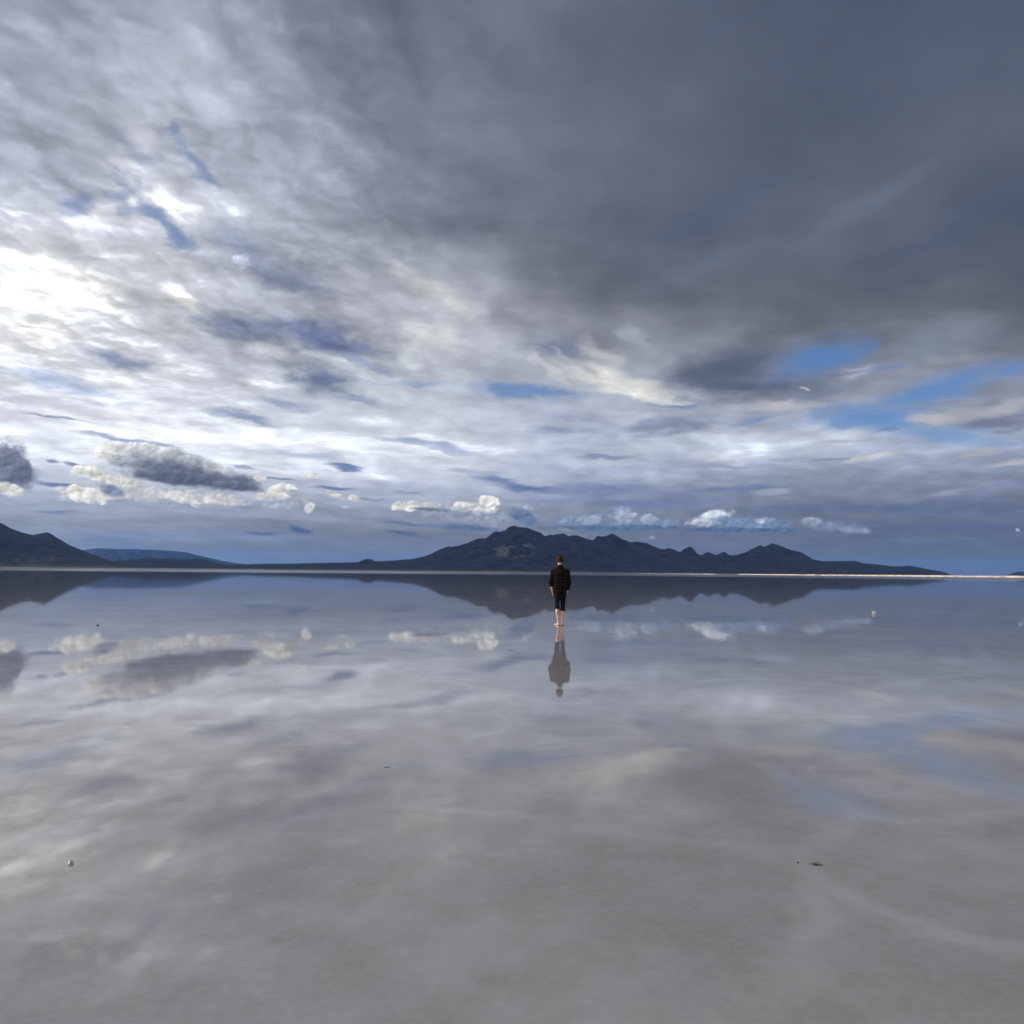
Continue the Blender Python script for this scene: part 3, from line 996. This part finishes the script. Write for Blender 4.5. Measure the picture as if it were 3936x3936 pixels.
ca = ray(1975, 2128)
lit_cliff_c = ca * (8600 / math.hypot(ca.x, ca.y))
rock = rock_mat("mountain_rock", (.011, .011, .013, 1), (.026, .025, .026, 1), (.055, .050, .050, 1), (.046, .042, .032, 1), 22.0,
                (lit_cliff_c.x, lit_cliff_c.y, lit_cliff_c.z), 215.0)
rock2 = rock_mat("hill_rock", (.013, .013, .016, 1), (.025, .024, .025, 1), (.035, .032, .030, 1), (.040, .038, .033, 1), 16.0)
rock3 = rock_mat("far_rock", (.008, .008, .011, 1), (.014, .014, .018, 1), (.014, .014, .016, 1), (.014, .014, .016, 1), 30.0)
mountain("far_mountain", FAR, lambda a: 30000, lambda a: 24000, 5000, .08, 16, .5, .012, rock3, seed=31.0)
mountain("low_hill", LOW, lambda a: 9500, lambda a: 6200, 1500, .05, 40, .6, .05, rock2, seed=17.0)
mountain("left_mountain", LEFT, lambda a: 6600, lambda a: 5000, 2000, .055, 70, .35, .006, rock2, power=1.15, seed=5.0)
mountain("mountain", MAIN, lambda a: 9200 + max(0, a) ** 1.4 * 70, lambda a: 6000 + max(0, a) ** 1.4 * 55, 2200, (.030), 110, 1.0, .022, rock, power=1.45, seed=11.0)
mountain("east_hill", EAST, lambda a: 24000, lambda a: 20000, 3000, .1, 14, .4, .03, rock3, seed=41.0)

# unseen thick cloud bank, added far off to the left to shade the mountains
m, k = new_mat("cloud")
co = k.n.new('ShaderNodeNewGeometry').outputs['Position']
out(m, k, principled(k, (.85, .86, .88, 1), 1.0, k.noise(co, .0016, 6, .6), 1.0, 200.0))
cx = np.linspace(-1, 1, 90)
gx, gy = np.meshgrid(cx, cx)
rad = np.sqrt(gx ** 2 * .5 + gy ** 2 * .5 + .5 * np.maximum(gx ** 2, gy ** 2))
prof_ = np.sqrt(np.clip(1 - np.clip(rad, 0, 1) ** 4, 0, 1))
lump = np.array([[fbm(a * 2.6, b * 2.6, 8.0, 5) for a in cx] for b in cx])
top = 6400 + 700 * prof_ * (1 + .8 * lump)
low = 6400 - 260 * prof_ * (1 + .5 * lump[::-1])
XX, YY = -21500 + gx * 8600, 12800 + gy * 6600
XX, YY = XX + 500 * lump, YY + 500 * lump[:, ::-1]
n_ = 90
v_ = [(XX[i, j], YY[i, j], top[i, j]) for i in range(n_) for j in range(n_)] + [(XX[i, j], YY[i, j], low[i, j]) for i in range(n_) for j in range(n_)]
keep = rad < 1.0
f_ = []
for i in range(n_ - 1):
    for j in range(n_ - 1):
        if keep[i, j] and keep[i + 1, j] and keep[i, j + 1] and keep[i + 1, j + 1]:
            a = i * n_ + j
            f_.append((a, a + 1, a + n_ + 1, a + n_))
            b = a + n_ * n_
            f_.append((b, b + n_, b + n_ + 1, b + 1))
me = mesh_from("cloud", v_, f_)
bm_ = bmesh.new()
bm_.from_mesh(me)
bmesh.ops.delete(bm_, geom=[v for v in bm_.verts if not v.link_faces], context='VERTS')
bm_.to_mesh(me)
bm_.free()
shade_cloud = link_obj("cloud", me, m)
shade_cloud['kind'] = 'stuff'

# dry shore under the mountains
m, k = new_mat("shore_land")
co = k.n.new('ShaderNodeNewGeometry').outputs['Position']
n = k.noise(k.vec('MULTIPLY', co, (.002, .004, 0)), 1.0, 6)
out(m, k, principled(k, k.mix(k.mapr(n, .35, .65), (.060, .050, .038, 1), (.12, .105, .07, 1)), .95))
azs = np.linspace(-44, 30, 220)
Xs, Ys, Zs = [], [], []
for t_, z_ in ((0, -.3), (.02, 2.2), (.12, 4.0), (.5, 6.5), (1, 9.0)):
    rr = []
    for a in azs:
        T0 = 4650 + fbm(a * .35, 4.0, 0, 4) * 260 + max(0, a) ** 1.4 * 48
        d = T0 + (2400) * t_
        rr.append((d * math.sin(R(a)), d * math.cos(R(a)), z_ * (1 + .5 * fbm(a * 1.3, t_ * 3, 2, 3)) if z_ > 0 else z_))
    rr = np.array(rr)
    Xs.append(rr[:, 0]); Ys.append(rr[:, 1]); Zs.append(rr[:, 2])
o = link_obj("shore", grid_mesh("shore", np.array(Xs), np.array(Ys), np.array(Zs)), m)
o['kind'] = 'structure'

# ------------------------------------------------------------------ the long white salt bank on the right
m, k = new_mat("salt_bank")
co = k.n.new('ShaderNodeNewGeometry').outputs['Position']
a1 = k.noise(k.vec('MULTIPLY', co, (.02, .06, .25)), 1.0, 5, .65)
a2 = k.noise(k.vec('MULTIPLY', co, (.1, .018, .1)), 1.0, 3, .6)
c = k.mix(k.mapr(a1, .30, .62), (.26, .21, .17, 1), (.52, .48, .43, 1))
c = k.mix(k.mapr(a2, .54, .66), c, (.20, .19, .15, 1))
z = k.sep(co)[2]
c = k.mix(k.mapr(z, .75, .3), c, (.10, .085, .065, 1))
out(m, k, principled(k, c, .9, a1, .5, .5))


def bank_x(y):
    return 648 + 14 * fbm(y * .0011, 7.7, 0, 3) + max(0, y - 3200) * .012


ys = np.concatenate([np.arange(560, 2200, 3.0), np.arange(2200, 5600, 8.0)])
rows = []
for y in ys:
    h = 2.7 * (1 + .22 * fbm(y * .035, 1.0, 0, 4))
    gap_ = fbm(y * .006, 9.0, 3.0, 3)
    if gap_ < -.30:
        h *= .45
    if 2420 < y < 2700:
        h *= .28
    h *= max(.35, 1 - max(0, y - 2300) / 3600)
    x = bank_x(y)
    dx_ = .5 * fbm(y * .09, 5.0, 0, 3)
    rows.append([(x - 7.5, y, -.4), (x - 6.0, y, .55), (x - 4.6 + dx_, y, h * .66), (x - 3.2 + dx_, y, h), (x + 3.2, y, h * .97), (x + 7.5, y, -.4)])
rows = np.array(rows)
o = link_obj("salt_bank", grid_mesh("salt_bank", rows[:, :, 0], rows[:, :, 1], rows[:, :, 2], False), m)
o['label'] = "long low white salt bank lit by the sun along the right end of the far shore"
o['category'] = "salt bank"
o['kind'] = 'structure'


# ------------------------------------------------------------------ person
def ring(c, rx, ry, n=20, tilt=None):
    """Ellipse of radii rx, ry round c; tilt = direction the tube runs in (default straight up)."""
    t = Vector(tilt or (0, 0, 1)).normalized()
    ux = Vector((1, 0, 0)) if abs(t.x) < .9 else Vector((0, 1, 0))
    uy = t.cross(ux).normalized()
    ux = uy.cross(t).normalized()
    return [Vector(c) + ux * (rx * math.cos(2 * math.pi * k / n)) + uy * (ry * math.sin(2 * math.pi * k / n)) for k in range(n)]


class Body:
    """Collects closed tubes and balls, then fuses them into one continuous skin."""

    def __init__(self):
        self.v, self.f = [], []

    def tube(self, stations, n=20):
        """stations: [(centre, rx, ry)]"""
        b = len(self.v)
        m_ = len(stations)
        for q, (c, rx, ry) in enumerate(stations):
            a, d = stations[max(q - 1, 0)][0], stations[min(q + 1, m_ - 1)][0]
            self.v += ring(c, rx, ry, n, Vector(d) - Vector(a))
        for q in range(m_ - 1):
            for k_ in range(n):
                a, d = b + q * n + k_, b + q * n + (k_ + 1) % n
                self.f.append((a, d, d + n, a + n))
        self.f.append(tuple(reversed(range(b, b + n))))
        self.f.append(tuple(range(b + (m_ - 1) * n, b + m_ * n)))

    def limb(self, pts, n=14):
        """Round limb with rounded ends: [(centre, radius)]"""
        (c0, r0), (c1, r1) = pts[0], pts[-1]
        d0 = (Vector(pts[1][0]) - Vector(c0)).normalized()
        d1 = (Vector(c1) - Vector(pts[-2][0])).normalized()
        st_ = [(Vector(c0) - d0 * r0 * .75, r0 * .55, r0 * .55)] + [(Vector(c), r, r) for c, r in pts] + [(Vector(c1) + d1 * r1 * .75, r1 * .55, r1 * .55)]
        self.tube(st_, n)

    def ball(self, c, rx, ry, rz, n=16):
        st_ = []
        for q in range(1, 10):
            a = math.pi * q / 10
            st_.append(((c[0], c[1], c[2] - rz * math.cos(a)), rx * math.sin(a), ry * math.sin(a)))
        self.tube(st_, n)

    def build(self, name, mat, voxel, smooth, parent, wrinkle=None):
        me = mesh_from(name, self.v, self.f)
        tmp = bpy.data.objects.new("tmp", me)
        COL.objects.link(tmp)
        r_ = tmp.modifiers.new("r", 'REMESH')
        r_.mode = 'VOXEL'
        r_.voxel_size = voxel
        s_ = tmp.modifiers.new("s", 'SMOOTH')
        s_.factor = .5
        s_.iterations = smooth
        dg = bpy.context.evaluated_depsgraph_get()
        me2 = bpy.data.meshes.new_from_object(tmp.evaluated_get(dg))
        bpy.data.objects.remove(tmp)
        bpy.data.meshes.remove(me)
        me2.name = name
        if wrinkle:
            nrm = [v.normal.copy() for v in me2.vertices]
            for v, q in zip(me2.vertices, nrm):
                v.co += q * wrinkle(v.co)
        me2.polygons.foreach_set('use_smooth', [True] * len(me2.polygons))
        me2.materials.clear()
        return link_obj(name, me2, mat, parent)


feet = on_ground(2152, 2405, -WET)
person = bpy.data.objects.new("person", None)
COL.objects.link(person)
person.location = feet
person.rotation_euler = (0, 0, -math.atan2(feet.x, feet.y))
person['label'] = "barefoot person seen from behind in dark plaid shirt and rolled jeans, hands in pockets"
person['category'] = "person"

m_skin, k = new_mat("skin")
co = objco(k)
n = k.noise(co, 30, 4)
out(m_skin, k, principled(k, k.mix(k.mapr(n, .3, .7), (.50, .30, .20, 1), (.60, .38, .26, 1)), .5, n, .15, .004))
m_hair, k = new_mat("hair")
co = objco(k)
n = k.noise(k.vec('MULTIPLY', co, (70, 70, 16)), 1.0, 4)
out(m_hair, k, principled(k, k.mix(k.mapr(n, .35, .65), (.012, .007, .004, 1), (.050, .027, .013, 1)), .7, n, .3, .004, Specular_IOR_Level=.12))

m_shirt, k = new_mat("plaid_shirt")
co = objco(k)
sx_, sy_, sz_ = k.sep(co)
wob = k.math('MULTIPLY', k.math('SUBTRACT', k.noise(co, 6, 2), .5), .03)


def stripe(v, period, off, w):
    f = k.math('FRACT', k.math('DIVIDE', k.math('ADD', k.math('ADD', v, wob), off), period))
    return k.mapr(k.math('ABSOLUTE', k.math('SUBTRACT', f, .5)), w / period, w / period * .4)


lines = k.math('MAXIMUM', stripe(sz_, .172, .035, .006), stripe(sx_, .128, .064, .006))
thin = k.math('MAXIMUM', stripe(sz_, .172, .10, .003), stripe(sx_, .128, .01, .003))
bandz = k.math('MULTIPLY', stripe(sz_, .172, .12, .045), .5)
bandx = k.math('MULTIPLY', stripe(sx_, .128, .0, .034), .5)
c = k.mix(k.math('ADD', bandz, bandx), (.0035, .0033, .0036, 1), (.010, .0055, .005, 1))
c = k.mix(k.math('MULTIPLY', thin, .4), c, (.016, .022, .016, 1))
c = k.mix(k.math('MULTIPLY', lines, .55), c, (.065, .048, .030, 1))
out(m_shirt, k, principled(k, c, .95, k.noise(co, 160, 3), .25, .003, Specular_IOR_Level=.06))

m_jeans, k = new_mat("denim")
co = objco(k)
n = k.noise(co, 11, 5)
out(m_jeans, k, principled(k, k.mix(k.mapr(n, .35, .7), (.004, .006, .011, 1), (.010, .014, .022, 1)), .9, k.noise(co, 200, 3), .25, .003, Specular_IOR_Level=.08))
m_eye, k = new_mat("eye")
out(m_eye, k, principled(k, (.6, .58, .55, 1), .2))

# body: one skin from crown to toes (x right, y away from the camera, z up)
B = Body()
B.tube([((0, .005, .78), .135, .095), ((0, .005, .88), .160, .110), ((0, .0, 1.02), .140, .098), ((0, .0, 1.20), .158, .112), ((0, -.005, 1.33), .178, .108),
        ((0, -.005, 1.42), .150, .088), ((0, .0, 1.48), .080, .070), ((0, .006, 1.53), .058, .060), ((0, .014, 1.60), .054, .058)], 24)
HX, HY, HZ = -.004, .030, 1.695
B.ball((HX, HY - .008, HZ + .025), .074, .094, .100, 20)                  # skull
B.ball((HX - .006, HY + .022, HZ - .048), .058, .070, .074, 18)           # jaw and face
B.limb([((HX - .016, HY + .094, HZ + .014), .010), ((HX - .020, HY + .112, HZ - .022), .014)], 10)       # nose
B.limb([((HX - .048, HY + .084, HZ + .030), .010), ((HX + .022, HY + .090, HZ + .030), .010)], 10)        # brow
B.limb([((HX - .034, HY + .086, HZ - .060), .008), ((HX + .008, HY + .090, HZ - .060), .008)], 10)        # lips
for s_ in (-1, 1):                                                        # ears
    B.ball((HX + s_ * .077, HY + .004, HZ - .012), .012, .020, .033, 12)
    # arm: shoulder, elbow, wrist, palm in the pocket
    S, E = Vector((s_ * .180, -.004, 1.405)), Vector((s_ * .248, -.038, 1.115))
    Wr, Pm = Vector((s_ * (.196 if s_ < 0 else .172), .052 if s_ < 0 else .075, .900)), Vector((s_ * (.164 if s_ < 0 else .146), .098, .815))
    B.limb([(S, .048), (S.lerp(E, .35), .050), (S.lerp(E, .75), .044), (E, .042), (E.lerp(Wr, .25), .044), (E.lerp(Wr, .7), .034), (Wr, .027)])
    B.tube([(Wr, .028, .022), (Wr.lerp(Pm, .4), .036, .020), (Pm, .042, .017), (Pm + (Pm - Wr) * .15, .036, .013)], 14)
    dirp = (Pm - Wr).normalized()
    side = Vector((-s_ * .55, .80, .0)).normalized()
    for q, (off, ln, rd) in enumerate(((-.030, .066, .0085), (-.010, .076, .009), (.010, .072, .0088), (.029, .056, .0078))):
        a = Pm + side * off + dirp * .008
        b = a + dirp * ln * .5 + Vector((-s_ * .006, .002, 0))
        c_ = b + dirp * ln * .5 + Vector((-s_ * .016, -.006, 0))
        B.limb([(a, rd * 1.1), (b, rd), (c_, rd * .85)], 8)
    ta = Wr.lerp(Pm, .45) + side * .026
    B.limb([(ta, .013), (ta + dirp * .030 + side * .022, .0115), (ta + dirp * .058 + side * .026, .0095)], 8)
# legs; the left foot (as seen) is turned out, the right one points ahead
LEGS = ((-1, (-.080, .005, .82), (-.072, .022, .500), (-.036, -.006, .085), -.55), (1, (.080, .005, .82), (.074, .014, .500), (.047, -.012, .085), .16))
for s_, Hp, Kn, An, turn in LEGS:
    Hp, Kn, An = Vector(Hp), Vector(Kn), Vector(An)
    cf = Kn.lerp(An, .30) + Vector((s_ * .004, -.020, 0))
    B.limb([(Hp, .080), (Hp.lerp(Kn, .4), .070), (Hp.lerp(Kn, .8), .055), (Kn, .050), (Kn.lerp(An, .14), .047), (cf, .054), (Kn.lerp(An, .55), .043),
            (Kn.lerp(An, .8), .031), (An, .030)], 16)
    f = Vector((math.sin(turn), math.cos(turn), 0))
    r = Vector((f.y, -f.x, 0))
    hl = Vector((An.x, An.y, 0)) - f * .028
    st_ = [(hl + Vector((0, 0, .026)) - f * .012, .018, .018), (hl + Vector((0, 0, .032)), .030, .030), (hl + f * .05 + Vector((0, 0, .036)), .034, .035),
           (hl + f * .11 + Vector((0, 0, .030)), .038, .028), (hl + f * .165 + Vector((0, 0, .021)), .044, .019), (hl + f * .200 + Vector((0, 0, .015)), .043, .013)]
    B.tube(st_, 16)
    B.limb([(An + Vector((0, 0, .03)), .031), (Vector((An.x, An.y, .045)), .033)], 12)
    B.limb([(An + r * .030 + Vector((0, 0, -.012)), .010), (An - r * .030 + Vector((0, 0, -.008)), .010)], 8)     # ankle bones
    for q, (off, ln, rd) in enumerate(((-.032 * s_, .042, .0125), (-.010 * s_, .040, .0092), (.007 * s_, .035, .0088), (.022 * s_, .030, .0083), (.036 * s_, .022, .008))):
        a = hl + f * (.194 - .010 * abs(q - 1)) + r * off + Vector((0, 0, .013))
        B.limb([(a, rd), (a + f * ln * .6 + Vector((0, 0, .001)), rd), (a + f * ln + Vector((0, 0, -.003)), rd * .85)], 8)
body = B.build("body", m_skin, .0055, 3, person)

for s_ in (-1, 1):
    e = Body()
    e.ball((HX - .014 + s_ * .030, HY + .083, HZ + .010), .011, .009, .009, 12)
    e.build("eye", m_eye, .003, 1, person)

# hair: short, a little tousled, clear of neck and ears
hv, hf = [], []
NU, NV = 64, 44
for i_ in range(NV + 1):
    th = math.pi * i_ / NV
    for j_ in range(NU):
        ph = 2 * math.pi * j_ / NU
        d = Vector((math.sin(th) * math.cos(ph), math.sin(th) * math.sin(ph), math.cos(th)))
        back = -d.y                                            # 1 at the back of the head
        line = -.74 if back > .35 else (-.74 + (.35 - back) * 1.05)
        cov = min(max((d.z - line) / .16, 0), 1)
        cov = cov * cov * (3 - 2 * cov)
        tuft = fbm(d.x * 5 + 3, d.y * 5, d.z * 2.2, 4) * .020 + fbm(d.x * 14, d.y * 14, d.z * 9 + 4, 3) * .011
        top_ = max(0, d.z) ** 2 * .014
        rr = -.012 + cov * (.036 + tuft + top_)
        hv.append((HX + d.x * (.074 + rr), HY - .008 + d.y * (.094 + rr), HZ + .025 + d.z * (.100 + rr)))
for i_ in range(NV):
    for j_ in range(NU):
        a, b = i_ * NU + j_, i_ * NU + (j_ + 1) % NU
        hf.append((a, a + NU, b + NU, b))
hair = link_obj("hair", mesh_from("hair", hv, hf), m_hair, person)

# plaid shirt with rolled sleeves
Sh = Body()
Sh.tube([((0, .004, .792), .178, .128), ((0, .004, .83), .184, .132), ((0, .002, .95), .188, .136), ((0, .0, 1.10), .200, .142), ((0, -.002, 1.25), .212, .145),
         ((0, -.004, 1.36), .224, .138), ((0, -.004, 1.425), .206, .118), ((0, -.002, 1.475), .140, .096), ((0, .004, 1.515), .082, .080), ((0, .008, 1.54), .072, .074)], 32)
Sh.tube([((0, .004, 1.50), .080, .080), ((0, .010, 1.545), .070, .074), ((0, .012, 1.590), .066, .070)], 24)            # collar
for s_ in (-1, 1):
    S, E = Vector((s_ * .176, -.004, 1.395)), Vector((s_ * .244, -.040, 1.115))
    Wr = Vector((s_ * (.196 if s_ < 0 else .172), .052 if s_ < 0 else .075, .900))
    cuff = E.lerp(Wr, .36 if s_ < 0 else .74)
    st_ = [(S + Vector((-s_ * .05, 0, .03)), .080, .084), (S, .086, .088), (S.lerp(E, .3), .074, .078), (S.lerp(E, .65), .066, .070), (E, .060, .064)]
    st_ += [(E.lerp(cuff, .6), .056, .058), (cuff, .050, .052)]
    Sh.tube(st_, 20)
    dcf = (Wr - E).normalized()
    Sh.tube([(cuff - dcf * .045, .057, .059), (cuff - dcf * .010, .060, .061), (cuff + dcf * .012, .056, .057)], 20)    # rolled cuff


def shirt_fold(p):
    w = fbm(p.x * 7 + 2, p.y * 7, p.z * 3.2 + p.x * 2.5, 4) * .016
    w += math.sin(p.z * 38 + 5 * fbm(p.x * 4, p.y * 4, p.z * 2, 2) + p.x * 9) * .0035
    return w + (fbm(p.x * 9, p.y * 9, 3, 2) * .012 if p.z < .86 else 0)


Sh.build("shirt", m_shirt, .008, 3, person, shirt_fold)

# jeans rolled up to below the knee, the left leg a little higher
Je = Body()
Je.tube([((0, .004, .74), .150, .110), ((0, .004, .80), .166, .120), ((0, .002, .92), .164, .114), ((0, .0, .98), .150, .105)], 28)
for (s_, Hp, Kn, An, turn), hem in zip(LEGS, (.430, .372)):
    Hp, Kn, An = Vector(Hp), Vector(Kn), Vector(An)
    t_ = (Kn.z - hem) / (Kn.z - An.z)
    hm_ = Kn.lerp(An, t_)
    Je.tube([(Hp + Vector((0, 0, .06)), .084, .100), (Hp + Vector((-s_ * .002, 0, -.06)), .083, .098), (Hp.lerp(Kn, .5), .068, .084), (Hp.lerp(Kn, .85), .059, .068), (Kn, .056, .063),
             (Vector((hm_.x, hm_.y, hem + .06)), .054, .062), (hm_, .052, .060)], 20)
    Je.tube([(hm_ + Vector((0, 0, .062)), .056, .064), (hm_ + Vector((0, 0, .052)), .066, .072), (hm_ + Vector((0, 0, .012)), .066, .072), (hm_ + Vector((0, 0, .0)), .055, .062)], 20)


def jean_fold(p):
    return fbm(p.x * 10, p.y * 10, p.z * 11, 4) * .008 + (math.sin(p.z * 85 + 6 * fbm(p.x * 8, p.y * 8, 1, 2)) * .004 if p.z < .62 else 0)


Je.build("jeans", m_jeans, .005, 2, person, jean_fold)


# ------------------------------------------------------------------ small things lying in the water
def tag(o, label, cat, group=None):
    o['label'] = label
    o['category'] = cat
    if group:
        o['group'] = group
    return o


def flat_mat(name, c1, c2, rough=.7, scale=40, **kw):
    m, k = new_mat(name)
    co = objco(k)
    n = k.noise(co, scale, 4)
    out(m, k, principled(k, k.mix(k.mapr(n, .35, .65), c1, c2), rough, n, .4, .003, **kw))
    return m


def lump(name, loc, size, mat, seed, rough_=.35, sub=4):
    bm = bmesh.new()
    bmesh.ops.create_icosphere(bm, subdivisions=sub, radius=1.0)
    for v in bm.verts:
        d = v.co.normalized()
        r = 1 + rough_ * fbm(d.x * 1.6 + seed, d.y * 1.6, d.z * 1.6, 4)
        v.co = Vector((d.x * r * size[0], d.y * r * size[1], max(d.z * r, -.35) * size[2]))
    me = bpy.data.meshes.new(name)
    bm.to_mesh(me)
    bm.free()
    me.polygons.foreach_set('use_smooth', [True] * len(me.polygons))
    o = link_obj(name, me, mat)
    o.location = loc
    o.rotation_euler = (0, 0, seed)
    return o


# paper cup on its side, its mouth towards the camera
m_cup = flat_mat("waxed_paper", (.72, .72, .70, 1), (.82, .82, .80, 1), .5)
m_cupd = flat_mat("olive_paper", (.16, .15, .09, 1), (.24, .22, .13, 1), .7)  # darker olive tone for the cup's base
cp = on_ground(3361, 2360, -WET)
cup = bpy.data.objects.new("drinking_cup", None)
COL.objects.link(cup)
cup.location = cp
cup.rotation_euler = (0, 0, -math.atan2(cp.x, cp.y) - R(38))
tag(cup, "pale drinking cup lying on its side in the mirror-like water at right", "cup")


def lathe(prof, n=36):
    """Turned shell about the y axis: prof [(y, r)], lifted so that its widest ring rests on the ground."""
    rm = max(r for _, r in prof)
    v, f = [], []
    for y, r in prof:
        for q in range(n):
            a = 2 * math.pi * q / n
            v.append((r * math.cos(a), y, rm + r * math.sin(a)))
    for q in range(len(prof) - 1):
        for w in range(n):
            a, b = q * n + w, q * n + (w + 1) % n
            f.append((a, b, b + n, a + n))
    return v, f


v, f = lathe([(-.060, .052), (.020, .042), (.020, .039), (-.058, .0495), (-.060, .052)])
link_obj("wall", mesh_from("wall", v, f), m_cup, cup)
v, f = lathe([(-.066, .0505), (-.068, .054), (-.064, .0565), (-.060, .054), (-.0605, .0505), (-.066, .0505)])
v = [(x, y, z - .0565 + .052) for x, y, z in v]
link_obj("rim", mesh_from("rim", v, f), m_cup, cup)
v, f = lathe([(.016, .0395), (.016, .0001)])
v = [(x, y, z - .0395 + .052) for x, y, z in v]
link_obj("base", mesh_from("base", v, f), m_cupd, cup)
cup.location.z = -WET + .004

# clod of mud with bits of straw
m_mud = flat_mat("mud", (.05, .036, .024, 1), (.17, .125, .085, 1), .8, 60)
cl_p = on_ground(3140, 3324, -WET)
clod = tag(lump("mud_clod", cl_p, (.021, .014, .012), m_mud, 3.3, .5), "brown crumbly mud clod lying in the shallow water at bottom right", "clod")
for q in range(5):
    B_ = Body()
    a = rng.uniform(0, 6.28)
    p0 = Vector((math.cos(a) * .014, math.sin(a) * .010, .008))
    p1 = p0 + Vector((math.cos(a + .5) * .024, math.sin(a + .5) * .018, -.004))
    B_.limb([(p0, .0018), (p0.lerp(p1, .5) + Vector((0, 0, .004)), .0016), (p1, .0012)], 6)
    me = mesh_from("straw", B_.v, B_.f)
    link_obj("straw", me, flat_mat("straw", (.14, .11, .07, 1), (.22, .175, .11, 1)) if q == 0 else bpy.data.materials["straw"], clod)
m_dark = flat_mat("dark_stone", (.012, .012, .013, 1), (.04, .038, .036, 1), .6)
tag(lump("pebble", on_ground(3068, 3317, -WET), (.0045, .004, .006), m_dark, 1.2), "tiny black pebble beside the brown mud clod", "pebble")
tag(lump("stone", on_ground(376, 2406, -WET), (.035, .02, .035), m_dark, 4.2), "small dark stone standing out of the mirror-like water far to the left", "stone")

# curled clear scrap near the bottom left corner
m_plas, k = new_mat("clear_plastic")
out(m_plas, k, principled(k, (.86, .86, .80, 1), .12, k.noise(objco(k), 120, 3), .5, .003, Transmission_Weight=.15, IOR=1.45))
v, f = [], []
for i_ in range(25):
    for j_ in range(15):
        u, w = i_ / 24, j_ / 14
        a = u * 4.2 - .4
        rr = .011 + .002 * math.sin(w * 5)
        v.append((.8 * rr * math.cos(a) + .004 * w, .8 * rr * math.sin(a), w * .030 * (1 - .15 * math.sin(u * 3))))
for i_ in range(24):
    for j_ in range(14):
        a = i_ * 15 + j_
        f.append((a, a + 1, a + 16, a + 15))
sc = link_obj("plastic_scrap", mesh_from("plastic_scrap", v, f), m_plas)
so_ = sc.modifiers.new("thickness", 'SOLIDIFY')
so_.thickness = .0012
sc.location = on_ground(272, 3326, -WET)
sc.rotation_euler = (R(14), R(-9), R(40))
tag(sc, "glossy curled scrap of clear plastic in the shallows at bottom left", "plastic scrap")


def twig(name, pa, pb, r, label, seed):
    a, b = on_ground(*pa, -WET + .004), on_ground(*pb, -WET + .004)
    c0 = a.lerp(b, .5)
    pts = []
    for q in range(9):
        t = q / 8
        p = a.lerp(b, t) - c0
        p += Vector((fbm(t * 3 + seed, 1, 0, 2), fbm(t * 3 + seed, 5, 0, 2), abs(fbm(t * 3, seed, 2, 2)) * .6)) * (b - a).length * .10
        pts.append((p, r * (1 - .5 * t)))
    B_ = Body()
    B_.limb(pts, 8)
    o = link_obj(name, mesh_from(name, B_.v, B_.f), m_twig)
    o.location = c0
    return tag(o, label, "twig")


m_twig = flat_mat("twig_bark", (.02, .017, .015, 1), (.05, .042, .035, 1))
twig("twig", (1952, 2499.5), (1978, 2500.5), .008, "thin dark twig lying flat on the water to the lower left of the person", 1.0)
twig("twig", (1934, 2498), (1945, 2498.5), .007, "short broken bit of dark twig just left of the longer one", 6.0)
twig("twig", (1480, 2950.5), (1500, 2948), .006, "small blackish sliver of twig lying alone in the grey shallows left of centre", 9.0)

# glinting grains of salt
m_salt = flat_mat("salt_grain", (.88, .88, .88, 1), (.93, .93, .93, 1), .25)
first = None
for (px, py, s_) in ((1581, 3362, .006), (1372, 3404, .0045), (1011, 3431, .005), (1636, 3178, .005), (2834, 3045, .008), (3294, 3142, .007), (2712, 3428, .006)):
    if first is None:
        first = lump("salt_crystal", (0, 0, 0), (1.1, 1.1, .55), m_salt, 2.0, .4, 2)
        o = first
    else:
        o = first.copy()
        COL.objects.link(o)
    o.location = on_ground(px, py, -WET + .002)
    o.scale = (s_, s_, s_)
    o.rotation_euler = (0, 0, px)
    tag(o, "tiny white salt crystal glinting on the shallow grey bed", "salt crystal", "salt crystals on the bed")

# slim white marker on the far shore behind the person
mp = ray(2493, 2204)
mp = Vector((mp.x, mp.y, 0)).normalized() * 2300
post = bpy.data.objects.new("marker_post", None)
COL.objects.link(post)
post.location = mp
tag(post, "slim white marker post on the far shore to the right of the person", "post")
m_white = flat_mat("white_paint", (.74, .74, .72, 1), (.82, .82, .80, 1), .6, 3)
B_ = Body()
B_.tube([((0, 0, -.3), .28, .28), ((0, 0, 2.6), .24, .24), ((0, 0, 2.75), .12, .12)], 12)
link_obj("pole", mesh_from("pole", B_.v, B_.f), m_white, post)
B_ = Body()
B_.tube([((0, 0, -.4), .8, .8), ((0, 0, .30), .7, .7), ((0, 0, .42), .5, .5)], 16)
link_obj("footing", mesh_from("footing", B_.v, B_.f), m_white, post)
